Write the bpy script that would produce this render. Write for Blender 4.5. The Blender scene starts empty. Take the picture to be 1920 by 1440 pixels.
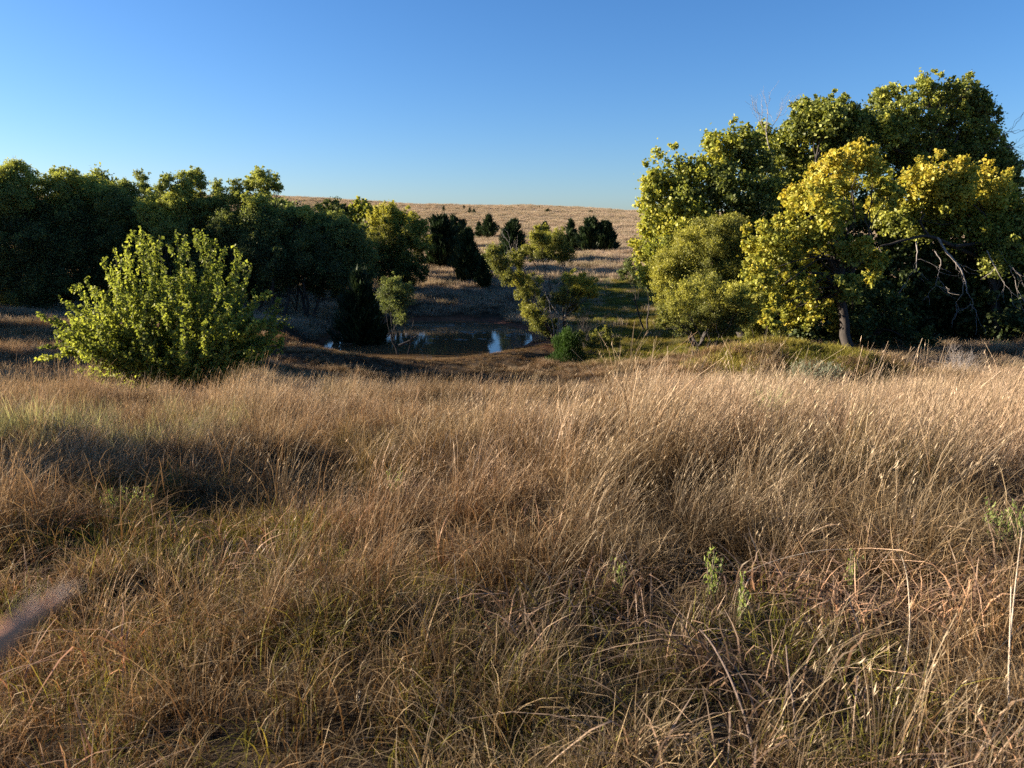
import bpy, math, random
import numpy as np
from mathutils import Vector, Matrix
rng = np.random.default_rng(11); random.seed(11)
sc = bpy.context.scene
COL = sc.collection
F_PX = 1397.0; PITCH = math.radians(11.73)
SUN_AZ, SUN_EL = math.radians(80), math.radians(15.5)      # sun to the left of the view
SDIR = Vector((-math.sin(SUN_AZ)*math.cos(SUN_EL), math.cos(SUN_AZ)*math.cos(SUN_EL), math.sin(SUN_EL)))

# ------------------------------------------------------------------ helpers
def at(u, v, Y):
    a = (u-960)/F_PX; b = (720-v)/F_PX
    d = np.array([a, math.cos(PITCH)+b*math.sin(PITCH), -math.sin(PITCH)+b*math.cos(PITCH)])
    return d*(Y/d[1])

def tag(o, label=None, cat=None, group=None, kind=None):
    if label: o['label'] = label
    if cat: o['category'] = cat
    if group: o['group'] = group
    if kind: o['kind'] = kind
    return o

def empty(name, loc, label, cat, group=None):
    o = bpy.data.objects.new(name, None); COL.objects.link(o); o.location = loc
    o.empty_display_size = .2
    return tag(o, label, cat, group)

def mk(name, V, Fs, mat, parent=None, attrs=None, smooth=False, link=True, origin=None):
    """one mesh object from numpy arrays; Fs = list of (n,k) index arrays"""
    V = np.asarray(V, float)
    me = bpy.data.meshes.new(name)
    if origin is None and parent is not None: origin = np.array(parent.location)
    Vl = V - origin if origin is not None else V
    me.vertices.add(len(V)); me.vertices.foreach_set('co', Vl.astype(np.float32).ravel())
    loops = np.concatenate([f.ravel() for f in Fs]).astype(np.int32)
    tot = np.concatenate([np.full(len(f), f.shape[1]) for f in Fs]).astype(np.int32)
    start = np.concatenate([[0], np.cumsum(tot)[:-1]]).astype(np.int32)
    me.loops.add(len(loops)); me.loops.foreach_set('vertex_index', loops)
    me.polygons.add(len(tot)); me.polygons.foreach_set('loop_start', start)
    try: me.polygons.foreach_set('loop_total', tot)
    except Exception: pass
    if smooth: me.polygons.foreach_set('use_smooth', np.ones(len(tot), bool))
    me.update(calc_edges=True)
    for k, a in (attrs or {}).items():
        at_ = me.attributes.new(k, 'FLOAT', 'POINT'); at_.data.foreach_set('value', np.asarray(a, np.float32))
    if mat: me.materials.append(mat)
    o = bpy.data.objects.new(name, me)
    if link: COL.objects.link(o)
    if parent is not None: o.parent = parent
    elif origin is not None: o.location = origin
    return o

_lat = np.random.default_rng(5).random((256, 256))
def vnoise(x, y):
    x = np.asarray(x, float); y = np.asarray(y, float)
    xi = np.floor(x).astype(int); yi = np.floor(y).astype(int)
    fx = x-xi; fy = y-yi; fx = fx*fx*(3-2*fx); fy = fy*fy*(3-2*fy)
    g = lambda i, j: _lat[i & 255, j & 255]
    return (g(xi, yi)*(1-fx)+g(xi+1, yi)*fx)*(1-fy)+(g(xi, yi+1)*(1-fx)+g(xi+1, yi+1)*fx)*fy
def fbm(x, y, o=4):
    s = 0; a = 1; t = 0
    for k in range(o):
        s = s+a*vnoise(x*2**k+13.7*k, y*2**k+7.1*k); t += a; a *= .5
    return s/t
def ss(a, b, x):
    t = np.clip((np.asarray(x, float)-a)/(b-a), 0, 1); return t*t*(3-2*t)

# ------------------------------------------------------------------ terrain
ZW = -6.5
def far(Y): return Y if Y < 54 else 54+(Y-54)*.55
_K = [  # distance, height left / centre / right of the view (eye level = 0)
 (-400, -1.5, -1.5, -1.5), (-60, -1.5, -1.5, -1.5), (0, -1.75, -1.7, -1.7), (2, -1.9, -1.78, -1.78), (5, -2.35, -2.1, -2.08), (8, -2.8, -2.52, -2.55), (11, -3.25, -3.0, -3.1),
 (14, -3.65, -3.52, -3.7), (18, -4.45, -4.6, -4.4), (24, -5.05, -5.85, -5.1), (30, -5.3, -6.35, -5.65), (38, -5.35, -6.45, -6.05), (46, -5.35, -6.42, -6.1), (54, -5.25, -6.2, -6.0), (60, -5.0, -5.9, -5.8),
 (80, -4.2, -4.9, -4.7), (110, -2.0, -3.1, -3.0), (165, 1.0, -.8, -.8), (220, 5.0, 2.7, 2.5), (300, 12.5, 9.0, 6.4), (420, 13, 9.2, 6.4), (1500, 0, 0, 0)]
YK = []; PL = []; PC = []; PR = []
for y_, l_, c_, r_ in _K:
    q_ = far(y_)/y_ if 54 < y_ <= 420 else 1.
    YK.append(y_*q_); PL.append(l_*q_); PC.append(c_*q_); PR.append(r_*q_)
def pond_r(x, y): return np.sqrt(((x+5.0)/6.3)**2+((y-45.6)/8.6)**2)+.13*(fbm(x*.35, y*.35)-.5)
def H(x, y, rough=True):
    x = np.asarray(x, float); y = np.asarray(y, float)
    a = x/np.maximum(y+2, 6)
    wl = ss(.06, .34, -a)
    wr = ss(0, .22, a)
    z = np.interp(y, YK, PC)*(1-wl)*(1-wr)+np.interp(y, YK, PL)*wl+np.interp(y, YK, PR)*wr*(1-wl)
    d = np.hypot(x, y)
    z = z+((fbm(x*.6, y*.6)-.5)*.62+(fbm(x*1.25+50, y*1.25, 2)-.5)*.22)*ss(1.5, 5, d)+(fbm(x*.12+3, y*.12)-.5)*.5*ss(8, 20, d)*(1-ss(40, 60, d)*.4)
    z = z+(fbm(x*.03, y*.03)-.5)*.8*ss(60, 100, d)
    # mound on the right
    md = .8*np.exp(-(((x-11.4)/2.9)**2+((y-27)/1.9)**2))+.65*np.exp(-(((x-8.6)/2.3)**2+((y-27.8)/1.8)**2))
    z = z+md*(1+.55*(fbm(x*.55+8, y*.55)-.5)+.35*(fbm(x*1.6, y*1.6)-.5))
    z = z-.5*np.exp(-(((x-9.5)/4.5)**2+((y-22.6)/1.6)**2))
    r = pond_r(x, y)
    zb = ZW+np.where(r < 1, (r-1)*1.6, (r-1)*1.5)
    w = 1-ss(1.02, 1.45, r)
    z = z*(1-w)+np.minimum(zb, z+5)*w
    return z

def build_ground():
    ang = np.concatenate([np.linspace(-50, 50, 420), np.linspace(50, 310, 90)[1:-1]])
    ang = np.radians(ang)
    rr = np.concatenate([[.02], np.geomspace(.5, 90, 250), np.geomspace(92, 1400, 70)])
    A, R = np.meshgrid(ang, rr)
    X = np.sin(A)*R; Y = np.cos(A)*R
    Z = H(X, Y)
    n, m = X.shape
    V = np.stack([X, Y, Z], -1).reshape(-1, 3)
    i = np.arange(n-1)[:, None]; j = np.arange(m)[None, :]
    j2 = (j+1) % m
    Fq = np.stack([i*m+j, i*m+j2, (i+1)*m+j2, (i+1)*m+j], -1).reshape(-1, 4)
    x, y = V[:, 0], V[:, 1]
    r = pond_r(x, y)
    clay = (1-ss(1.06, 1.13, r))*1.0
    clay = np.maximum(clay, .9*np.exp(-(((x-2.6)/2.6)**2+((y-42.0)/2.6)**2)**2))
    clay = np.maximum(clay, .9*np.exp(-(((x-7.9)/.7)**2+((y-14.3)/.8)**2)))
    green = np.exp(-(((x-10.9)/4.0)**2+((y-26.3)/3.0)**2)**1.5)
    green = np.maximum(green, .8*ss(2.5, 5, x)*(1-ss(11, 16, x))*ss(33, 36, y)*(1-ss(66, 74, y)))
    farw = ss(56, 75, np.hypot(x, y))
    return mk('ground', V, [Fq], M['ground'], attrs=dict(clay=clay, green=green, far=farw), smooth=True)

# ------------------------------------------------------------------ materials
M = {}
def newmat(name):
    m = bpy.data.materials.new(name); m.use_nodes = True
    nt = m.node_tree; nt.nodes.clear()
    out = nt.nodes.new('ShaderNodeOutputMaterial')
    return m, nt, out
def N(nt, t, **kw):
    n = nt.nodes.new(t)
    for k, v in kw.items(): setattr(n, k, v)
    return n
def L(nt, a, b): nt.links.new(a, b)
def ramp(nt, stops, fac, interp='LINEAR'):
    r = N(nt, 'ShaderNodeValToRGB'); r.color_ramp.interpolation = interp
    e = r.color_ramp.elements
    while len(e) < len(stops): e.new(.5)
    for k, (p, c) in enumerate(stops): e[k].position = p; e[k].color = (*c, 1)
    L(nt, fac, r.inputs[0]); return r.outputs[0]
def mixc(nt, fac, a, b, mode='MIX'):
    m = N(nt, 'ShaderNodeMix', data_type='RGBA', blend_type=mode)
    for s, v in ((m.inputs[0], fac), (m.inputs[6], a), (m.inputs[7], b)):
        if isinstance(v, (int, float)): s.default_value = v
        elif isinstance(v, tuple): s.default_value = (*v, 1)
        else: L(nt, v, s)
    return m.outputs[2]
def math_(nt, op, a, b=0., clamp=False):
    m = N(nt, 'ShaderNodeMath', operation=op, use_clamp=clamp)
    for s, v in ((m.inputs[0], a), (m.inputs[1], b)):
        if isinstance(v, (int, float)): s.default_value = v
        else: L(nt, v, s)
    return m.outputs[0]
def attr(nt, name, typ='GEOMETRY'):
    a = N(nt, 'ShaderNodeAttribute', attribute_type=typ, attribute_name=name); return a.outputs['Fac']
def noise(nt, scale, detail=3, vec=None, rough=.5):
    n = N(nt, 'ShaderNodeTexNoise'); n.inputs['Scale'].default_value = scale; n.inputs['Detail'].default_value = detail
    n.inputs['Roughness'].default_value = rough
    if vec is not None: L(nt, vec, n.inputs['Vector'])
    return n.outputs['Fac']
def pos(nt): return N(nt, 'ShaderNodeNewGeometry').outputs['Position']
def thin(nt, out, col, tcol, tr, gloss=.03, rough=.5):
    """a thin leaf or blade: diffuse + light let through + a little sheen"""
    d = N(nt, 'ShaderNodeBsdfDiffuse'); t = N(nt, 'ShaderNodeBsdfTranslucent'); g = N(nt, 'ShaderNodeBsdfGlossy')
    g.inputs['Roughness'].default_value = rough; g.inputs['Color'].default_value = (.5, .48, .4, 1)
    L(nt, col, d.inputs['Color']); L(nt, tcol, t.inputs['Color'])
    m1 = N(nt, 'ShaderNodeMixShader'); m1.inputs[0].default_value = tr
    L(nt, d.outputs[0], m1.inputs[1]); L(nt, t.outputs[0], m1.inputs[2])
    m2 = N(nt, 'ShaderNodeMixShader'); m2.inputs[0].default_value = gloss
    L(nt, m1.outputs[0], m2.inputs[1]); L(nt, g.outputs[0], m2.inputs[2])
    L(nt, m2.outputs[0], out.inputs[0])

def leaf_mat(name, stops, tr=.42, tboost=1.25, gloss=.035):
    m, nt, out = newmat(name)
    c = ramp(nt, stops, attr(nt, 'tint'))
    tc = mixc(nt, 1.0, c, (tboost, tboost*1.0, tboost*.6), 'MULTIPLY')
    thin(nt, out, c, tc, tr, gloss)
    return m
def bark_mat(name, c1, c2, scale=9):
    m, nt, out = newmat(name)
    p = N(nt, 'ShaderNodeMapping'); p.inputs['Scale'].default_value = (1, 1, .25); L(nt, pos(nt), p.inputs['Vector'])
    n = noise(nt, scale, 6, p.outputs[0], .7)
    c = ramp(nt, [(.3, c1), (.7, c2)], n)
    b = N(nt, 'ShaderNodeBsdfPrincipled'); b.inputs['Roughness'].default_value = .9
    L(nt, c, b.inputs['Base Color'])
    bu = N(nt, 'ShaderNodeBump'); bu.inputs['Strength'].default_value = .8; bu.inputs['Distance'].default_value = .03
    L(nt, n, bu.inputs['Height']); L(nt, bu.outputs[0], b.inputs['Normal'])
    L(nt, b.outputs[0], out.inputs[0]); return m

def grass_mat(name, low, mid, high, green, patch_lo=.52, patch_hi=.68, var=1., tr=.4, rust=(.20, .075, .035), rust_amt=.5, gloss=.05):
    """colour by height on the blade, by blade, by plant and by patch of meadow"""
    m, nt, out = newmat(name)
    t = attr(nt, 't'); r = attr(nt, 'rnd'); ti = attr(nt, 'tint', 'INSTANCER')
    P = pos(nt)
    c = ramp(nt, [(0, low), (.45, mid), (1, high)], t)  # feet darkened to paint in gap shade, tips paled partly for highlights
    # straw here, pinkish tan there
    c = mixc(nt, 1.0, c, ramp(nt, [(.32, (.66, .64, .62)), (.47, (1.0, .96, .88)), (.58, (1.06, .98, .98)), (.72, (.90, .82, .70))], noise(nt, .32, 4, P, .6)), 'MULTIPLY')
    # rusty plants
    rm = math_(nt, 'MULTIPLY', ramp(nt, [(.42, (0, 0, 0)), (.66, (1, 1, 1))], noise(nt, .75, 3, P)), math_(nt, 'MULTIPLY', r, rust_amt*1.6), True)
    c = mixc(nt, rm, c, rust)
    # green patches
    gm = ramp(nt, [(patch_lo, (0, 0, 0)), (patch_hi, (1, 1, 1))], noise(nt, .42, 4, P))
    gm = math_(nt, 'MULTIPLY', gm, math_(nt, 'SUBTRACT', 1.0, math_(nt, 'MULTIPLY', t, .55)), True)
    c = mixc(nt, gm, c, green)
    # per blade and per plant brightness
    br = math_(nt, 'ADD', .30, math_(nt, 'MULTIPLY', math_(nt, 'MULTIPLY', r, r), 1.15)); br = math_(nt, 'MULTIPLY', br, math_(nt, 'ADD', .72, math_(nt, 'MULTIPLY', ti, .5))); br = math_(nt, 'ADD', math_(nt, 'MULTIPLY', br, var), .78*(1-var))
    cb = N(nt, 'ShaderNodeCombineColor'); [L(nt, br, cb.inputs[k]) for k in range(3)]
    c = mixc(nt, 1.0, c, cb.outputs[0], 'MULTIPLY')
    tc = mixc(nt, 1.0, c, (1.15, 1.0, .75), 'MULTIPLY')
    thin(nt, out, c, tc, tr, gloss, .4)
    return m

def make_mats():
    M['bark'] = bark_mat('bark', (.018, .014, .011), (.06, .046, .036))
    M['dead_wood'] = bark_mat('dead_wood', (.18, .15, .13), (.36, .31, .27))
    M['twig_red'] = bark_mat('twig_red', (.09, .05, .035), (.2, .13, .09))
    G = lambda *s: s
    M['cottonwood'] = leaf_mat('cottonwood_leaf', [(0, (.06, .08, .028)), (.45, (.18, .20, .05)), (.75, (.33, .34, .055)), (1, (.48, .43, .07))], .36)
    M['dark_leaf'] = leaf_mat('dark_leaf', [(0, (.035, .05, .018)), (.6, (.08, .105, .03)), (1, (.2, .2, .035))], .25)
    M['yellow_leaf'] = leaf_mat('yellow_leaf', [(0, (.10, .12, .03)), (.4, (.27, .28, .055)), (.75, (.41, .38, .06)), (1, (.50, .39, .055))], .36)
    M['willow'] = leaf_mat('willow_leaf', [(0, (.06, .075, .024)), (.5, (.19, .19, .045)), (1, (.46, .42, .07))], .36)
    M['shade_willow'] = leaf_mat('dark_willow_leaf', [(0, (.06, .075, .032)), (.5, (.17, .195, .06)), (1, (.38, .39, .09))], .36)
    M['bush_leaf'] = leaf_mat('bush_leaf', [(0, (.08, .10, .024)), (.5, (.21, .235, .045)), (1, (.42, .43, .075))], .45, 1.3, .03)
    M['cedar'] = leaf_mat('cedar_foliage', [(0, (.014, .026, .012)), (.6, (.03, .05, .018)), (1, (.075, .085, .03))], .12)
    M['green_shrub'] = leaf_mat('green_shrub_foliage', [(0, (.018, .045, .010)), (1, (.06, .11, .018))], .2)
    M['sage'] = leaf_mat('sage_foliage', [(0, (.14, .16, .10)), (1, (.34, .36, .24))], .3)
    M['weed'] = leaf_mat('weed_leaf', [(0, (.14, .18, .04)), (1, (.32, .36, .11))], .45)
    M['yucca'] = leaf_mat('yucca_leaf', [(0, (.14, .20, .06)), (1, (.42, .45, .18))], .25)
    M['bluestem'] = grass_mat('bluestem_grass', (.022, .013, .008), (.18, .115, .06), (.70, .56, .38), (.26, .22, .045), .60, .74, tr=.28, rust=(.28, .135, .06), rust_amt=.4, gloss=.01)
    M['pale_weed'] = grass_mat('pale_weed_leaf', (.06, .07, .03), (.22, .24, .12), (.46, .47, .27), (.3, .32, .12), .5, .7, rust_amt=.1, gloss=.01)
    M['dead_leaf'] = grass_mat('dead_leaf_blade', (.05, .03, .02), (.36, .23, .15), (.66, .50, .36), (.3, .2, .1), .9, .99, tr=.2, rust=(.34, .14, .06), rust_amt=.5, gloss=.02)
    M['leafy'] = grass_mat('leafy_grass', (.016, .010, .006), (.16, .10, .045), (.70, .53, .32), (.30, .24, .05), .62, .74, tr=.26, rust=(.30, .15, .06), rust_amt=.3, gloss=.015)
    M['green_grass'] = grass_mat('green_grass', (.05, .055, .012), (.27, .26, .045), (.54, .47, .10), (.22, .24, .035), .4, .6, rust_amt=.25, tr=.36, gloss=.02)
    M['far_grass'] = grass_mat('far_grass', (.20, .155, .105), (.48, .40, .29), (.70, .59, .44), (.32, .27, .12), .55, .8, var=.35, rust_amt=.15, tr=.3, gloss=.0)
    M['stalk'] = bark_mat('dry_stalk_skin', (.30, .22, .14), (.62, .50, .36), 30)
    M['stick'] = bark_mat('stick_bark', (.10, .07, .05), (.22, .15, .11), 30)
    M['seed'] = bark_mat('seed_pod', (.38, .30, .20), (.72, .62, .46), 60)
    M['plume'] = bark_mat('plume_skin', (.62, .28, .15), (.80, .33, .15), 30)
    M['plume_hair'] = bark_mat('plume_hair', (.5, .36, .28), (.75, .6, .48), 30)
    # ground
    m, nt, out = newmat('ground_soil')
    P = pos(nt)
    n1 = noise(nt, 3, 8, P, .65); n2 = noise(nt, .08, 4, P); n3 = noise(nt, 40, 3, P)
    soil = ramp(nt, [(.3, (.022, .014, .008)), (.55, (.05, .033, .018)), (.75, (.12, .085, .045))], n1)
    stretch = N(nt, 'ShaderNodeMapping'); stretch.inputs['Scale'].default_value = (.25, 1, 1); L(nt, P, stretch.inputs['Vector'])
    straw = ramp(nt, [(.3, (.20, .13, .075)), (.55, (.40, .30, .19)), (.75, (.50, .38, .25))], noise(nt, .35, 8, stretch.outputs[0], .7))
    c = mixc(nt, attr(nt, 'far'), soil, straw)
    gr = ramp(nt, [(.3, (.08, .08, .025)), (.55, (.19, .165, .05)), (.8, (.30, .22, .09))], n1)
    c = mixc(nt, math_(nt, 'MULTIPLY', attr(nt, 'green'), .9), c, gr)
    cl = ramp(nt, [(.35, (.09, .035, .018)), (.6, (.20, .08, .04)), (.8, (.32, .18, .10))], noise(nt, 1.6, 8, P, .7))
    c = mixc(nt, attr(nt, 'clay'), c, cl)
    b = N(nt, 'ShaderNodeBsdfPrincipled'); b.inputs['Roughness'].default_value = .95; b.inputs['Specular IOR Level'].default_value = .1
    L(nt, c, b.inputs['Base Color'])
    bu = N(nt, 'ShaderNodeBump'); bu.inputs['Strength'].default_value = .7; bu.inputs['Distance'].default_value = .12
    L(nt, noise(nt, 6, 8, P, .7), bu.inputs['Height']); L(nt, bu.outputs[0], b.inputs['Normal'])
    L(nt, b.outputs[0], out.inputs[0]); M['ground'] = m
    # water
    m, nt, out = newmat('pond_water')
    b = N(nt, 'ShaderNodeBsdfPrincipled'); b.inputs['Roughness'].default_value = .02; b.inputs['IOR'].default_value = 1.33
    b.inputs['Base Color'].default_value = (.12, .072, .035, 1)
    bu = N(nt, 'ShaderNodeBump'); bu.inputs['Strength'].default_value = .12; bu.inputs['Distance'].default_value = .02
    L(nt, noise(nt, 3, 4, pos(nt)), bu.inputs['Height']); L(nt, bu.outputs[0], b.inputs['Normal'])
    L(nt, b.outputs[0], out.inputs[0]); M['water'] = m
    m, nt, out = newmat('floating_weed')
    b = N(nt, 'ShaderNodeBsdfPrincipled'); b.inputs['Roughness'].default_value = .5
    b.inputs['Base Color'].default_value = (.20, .15, .09, 1); L(nt, b.outputs[0], out.inputs[0]); M['scum'] = m

# ------------------------------------------------------------------ mesh makers
def tubes(paths, sides=5):
    """paths: list of (pts (n,3), radii (n,)) -> V, F"""
    Vs = []; Fs = []; off = 0
    ang = np.arange(sides)/sides*2*np.pi
    for P, R in paths:
        P = np.asarray(P, float); R = np.asarray(R, float); n = len(P)
        T = np.gradient(P, axis=0); T /= (np.linalg.norm(T, axis=1, keepdims=True)+1e-9)
        ref = np.array([0, 0, 1.]) if abs(T[:, 2]).mean() < .8 else np.array([1., 0, 0])
        A = np.cross(T, ref); A /= (np.linalg.norm(A, axis=1, keepdims=True)+1e-9); B = np.cross(T, A)
        ring = P[:, None]+R[:, None, None]*(A[:, None]*np.cos(ang)[None, :, None]+B[:, None]*np.sin(ang)[None, :, None])
        Vs.append(ring.reshape(-1, 3))
        i = np.arange(n-1)[:, None]*sides; j = np.arange(sides)[None]
        j2 = (j+1) % sides
        Fs.append(off+np.stack([i+j, i+j2, i+sides+j2, i+sides+j], -1).reshape(-1, 4)); off += n*sides
    return np.concatenate(Vs), np.concatenate(Fs)

def curve(p0, p1, n=8, sag=0., wob=.06, bow=None):
    """a bent line from p0 to p1; bow: start direction"""
    p0 = np.asarray(p0, float); p1 = np.asarray(p1, float)
    t = np.linspace(0, 1, n)[:, None]; Ld = np.linalg.norm(p1-p0)
    c = (p0+p1)/2 if bow is None else p0+np.asarray(bow)*Ld*.5
    P = (1-t)**2*p0+2*t*(1-t)*c+t*t*p1
    w = np.cumsum(rng.normal(0, 1, (n, 3)), 0); w -= t*w[-1]
    P = P+w*wob*Ld/n**.5*.5*np.sin(np.pi*t)**.5; P[:, 2] -= sag*Ld*np.sin(np.pi*t[:, 0])
    return P

def rand_dirs(n):
    d = rng.normal(size=(n, 3)); return d/np.linalg.norm(d, axis=1, keepdims=True)

def leaves(C, L_, W_, axis=None, spread=1., fold=.0):
    """kite shaped leaves at C; axis: preferred direction of the leaf's length"""
    n = len(C); d = rand_dirs(n)
    if axis is not None:
        d = d*spread+axis; d /= (np.linalg.norm(d, axis=1, keepdims=True)+1e-9)
    s = np.cross(d, rand_dirs(n)); s /= (np.linalg.norm(s, axis=1, keepdims=True)+1e-9)
    q_ = rng.uniform(.6, 1.45, (n, 1)); L_ = np.broadcast_to(L_, n)[:, None]*q_; W_ = np.broadcast_to(W_, n)[:, None]*q_*rng.uniform(.75, 1.2, (n, 1))
    base = C-d*L_*.5
    nn = np.cross(d, s)*fold*W_
    V = np.stack([base, base+d*L_*.42+s*W_*.5+nn, base+d*L_, base+d*L_*.42-s*W_*.5+nn], 1).reshape(-1, 3)
    Fq = np.arange(n*4).reshape(-1, 4)
    return V, Fq

def lobed_crown(lobes, leafL, leafW, cover=1.5, subs=26, subr=.30, jit=.25, axis=None, spread=1., shell=.4):
    """lobes: (centre, radius(3), tint). sub-clumps of leaves spread through each lobe"""
    Cs = []; Ts = []; subsC = []
    Rm = np.mean([np.mean(l[1]) for l in lobes])
    for c, r, ti in lobes:
        c = np.asarray(c); r = np.asarray(r)*np.ones(3)
        subr_ = subr*.78; k = max(5, int(subs*1.5*rng.uniform(.8, 1.2)*min(1, (np.mean(r)/Rm)**1.2)))
        d = rand_dirs(k); rad = shell+(1-shell)*rng.random(k)**.6; rad = np.where(rng.random(k) < .25, rad*.6, rad)
        sc_ = c+d*rad[:, None]*r*.92
        R = r.mean(); sr = R*subr_*rng.uniform(.5, 1.6, k)
        area = 4*np.pi*sr**2
        num = np.maximum(4, (cover*rng.uniform(.35, 1.15, k)*area/(leafL*leafW*.5)*.5)).astype(int)
        idx = np.repeat(np.arange(k), num)
        q = rand_dirs(len(idx))*(rng.random((len(idx), 1))**.8)*1.15
        od = d+np.array([0, 0, .25]); od /= np.linalg.norm(od, axis=1, keepdims=True); od = od[idx]
        q = q+od*(q*od).sum(1, keepdims=True)*rng.uniform(.1, .9, k)[idx][:, None]; q[:, 2] *= .8
        P = sc_[idx]+q*sr[idx][:, None]
        # loose strays
        st = rng.random(len(idx)) < .22; P[st] += rand_dirs(st.sum())*sr[idx][st][:, None]*1.0
        subt = rng.normal(0, .13, k)
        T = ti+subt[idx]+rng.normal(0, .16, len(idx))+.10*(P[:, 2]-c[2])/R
        Cs.append(P); Ts.append(T); subsC.append(sc_)
    C = np.concatenate(Cs); T = np.clip(np.concatenate(Ts), 0, 1)
    ax = None if axis is None else np.broadcast_to(np.asarray(axis, float), C.shape)
    V, Fq = leaves(C, leafL, leafW, ax, spread, .15)
    return V, Fq, np.repeat(T, 4), subsC

def px_lobes(spec, Y, tint=.4, dyr=.5, squash=1., ydepth=1.0):
    """spec rows: (u, v, r_px[, tint[, dy]])"""
    out = []
    for s in spec:
        u, v, r = s[:3]; ti = s[3] if len(s) > 3 and s[3] is not None else tint
        R0 = r/F_PX*Y
        dy = s[4] if len(s) > 4 else rng.uniform(-dyr, dyr)
        out.append((at(u, v, Y+dy), np.array([R0, R0*ydepth, R0*squash]), ti))
    return out

def tree(name, label, cat, u, Y, spec, leafmat, tint=.4, leaf=(.14, .10), cover=1.5, subs=26, subr=.30, group=None,
         trunk_r=.22, stems=1, bark='bark', dyr=1.2, twigs=4, axis=None, spread=1., squash=1., fork=.35, du=0, shell=.5, limb_every=1, v=None):
    Y = far(Y); p = at(u, 600, Y); x = p[0]; gz = float(H(x, Y))
    root = empty(name, (x, Y, gz-.03), label, cat, group)
    lob = px_lobes(spec, Y, tint, dyr, squash)
    nl = len(lob)
    for c, r, ti in lob[:nl]:                                  # ragged sprigs past the outline
        for q in range(3):
            d = rand_dirs(1)[0]; d[2] = abs(d[2])*1.2+.1; d /= np.linalg.norm(d); f = rng.uniform(.16, .34)
            lob.append((c+d*r*rng.uniform(.95, 1.25), r*f, ti+.08))
    V, Fq, T, subC = lobed_crown(lob, leaf[0], leaf[1], cover, subs, subr, axis=axis, spread=spread, shell=shell)
    ok = V[:, 2].reshape(-1, 4).min(1) > -99
    base = np.array([x, Y, gz-.1])
    cen = np.mean([l[0] for l in lob], 0); top = max(l[0][2] for l in lob); hh = top-gz
    paths = []
    forks = []
    for s in range(stems):
        ang = s/stems*6.28+.5; off = np.array([math.cos(ang), math.sin(ang)*.6, 0])*(trunk_r*1.2 if stems > 1 else 0)
        sp = .12*hh if stems > 1 else 0
        f = base+off+np.array([math.cos(ang)*sp, math.sin(ang)*sp, hh*fork*rng.uniform(.8, 1.2)])
        f[0] += (cen[0]-base[0])*.45
        P = curve(base+off, f, 8, wob=.12); rr_ = np.linspace(1.25, .7, 8)*trunk_r/(stems**.35)
        rr_[0] *= 1.25
        paths.append((P, rr_)); forks.append((P, rr_))
    for k, (c, r, ti) in enumerate(lob[:nl]):
        Pf, Rf = forks[int(np.argmin([abs(f[0][-1][0]-c[0])+rng.uniform(0, .5)*hh*.2 for f in forks]))]
        s = rng.integers(4, 8); st = Pf[s]; r0 = Rf[s]*.5*min(1, .5+.5*np.mean(r)/(.2*hh+.1))
        if k % limb_every == 0:
            P = curve(st, c, 10, wob=.22, bow=(0, 0, .9)); paths.append((P, np.linspace(r0, max(.012, r0*.22), 10)))
        sub = subC[k]
        for q in sub[rng.permutation(len(sub))[:twigs]]:
            Pt = curve(P[rng.integers(6, 10)], q, 5, wob=.2); paths.append((Pt, np.linspace(max(.012, r0*.25), .006, 5)))
    TV, TF = tubes(paths, 5)
    mk('trunk', TV, [TF], M[bark], root, smooth=True)
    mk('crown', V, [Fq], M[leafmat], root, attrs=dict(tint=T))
    return root

def cedar(name, label, u, vtop, vbase, w, Y, group=None, tops=1, leafw=1., ex=.8, tint=.35, n=None, part=True):
    """eastern redcedar: cone of upswept dark tufts. w = width in pixels"""
    Y = far(Y); p = at(u, vbase, Y); x = p[0]; gz = float(H(x, Y))
    zt = at(u, vtop, Y)[2]; h = max(.5, zt-gz); R = w/2/F_PX*Y
    root = empty(name, (x, Y, gz-.03), label, 'cedar tree', group)
    n = n or 4500
    cs = [(0, 0, 1.)] if tops == 1 else [(-R*.3, .1, 1.), (R*.38, -.1, .9)]
    Cs = []; Ax = []; Tt = []
    for (ox, oy, hs) in cs:
        hh = h*hs; Rr = R*(1 if tops == 1 else .68)
        nb = int(95/len(cs)*1.2)
        for b in range(nb):
            t = rng.random()**1.15*.96+.02; a = rng.random()*6.283
            prof = (min(1, t/.10+.55))*(1-t)**ex*1.15*rng.uniform(.5, 1.3)
            tip = np.array([math.cos(a)*Rr*prof, math.sin(a)*Rr*prof, 0])
            z0 = t*hh
            k = max(6, n//nb); s = rng.random(k)**.55
            P = np.stack([ox+tip[0]*s, oy+tip[1]*s, z0+s*prof*Rr*.45+rng.normal(0, .02*hh, k)], 1)
            P += rng.normal(0, .055*R+.03, (k, 3))
            ax = np.array([math.cos(a)*.7, math.sin(a)*.7, .9])
            Cs.append(P); Ax.append(np.tile(ax, (k, 1))); Tt.append(np.clip(tint+rng.normal(0, .15)+rng.normal(0, .1, k)+.25*(s-.6), 0, 1))
    C = np.concatenate(Cs); C[:, 2] = np.maximum(C[:, 2], .05*h)+gz; C[:, 0] += x; C[:, 1] += Y
    sz = max(.14, .13*R+.07)*leafw
    V, Fq = leaves(C, sz*1.9, sz*.36, np.concatenate(Ax), .4, .1)
    paths = [(curve((x+ox, Y+oy, gz-.1), (x+ox, Y+oy, gz+h*hs*.92), 8, wob=.02), np.linspace(.05*R+.05, .015, 8)) for ox, oy, hs in cs]
    TV, TF = tubes(paths, 5); mk('trunk', TV, [TF], M['bark'], root, smooth=True)
    mk('crown', V, [Fq], M['cedar'], root, attrs=dict(tint=np.repeat(np.concatenate(Tt), 4)))
    return root

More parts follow.
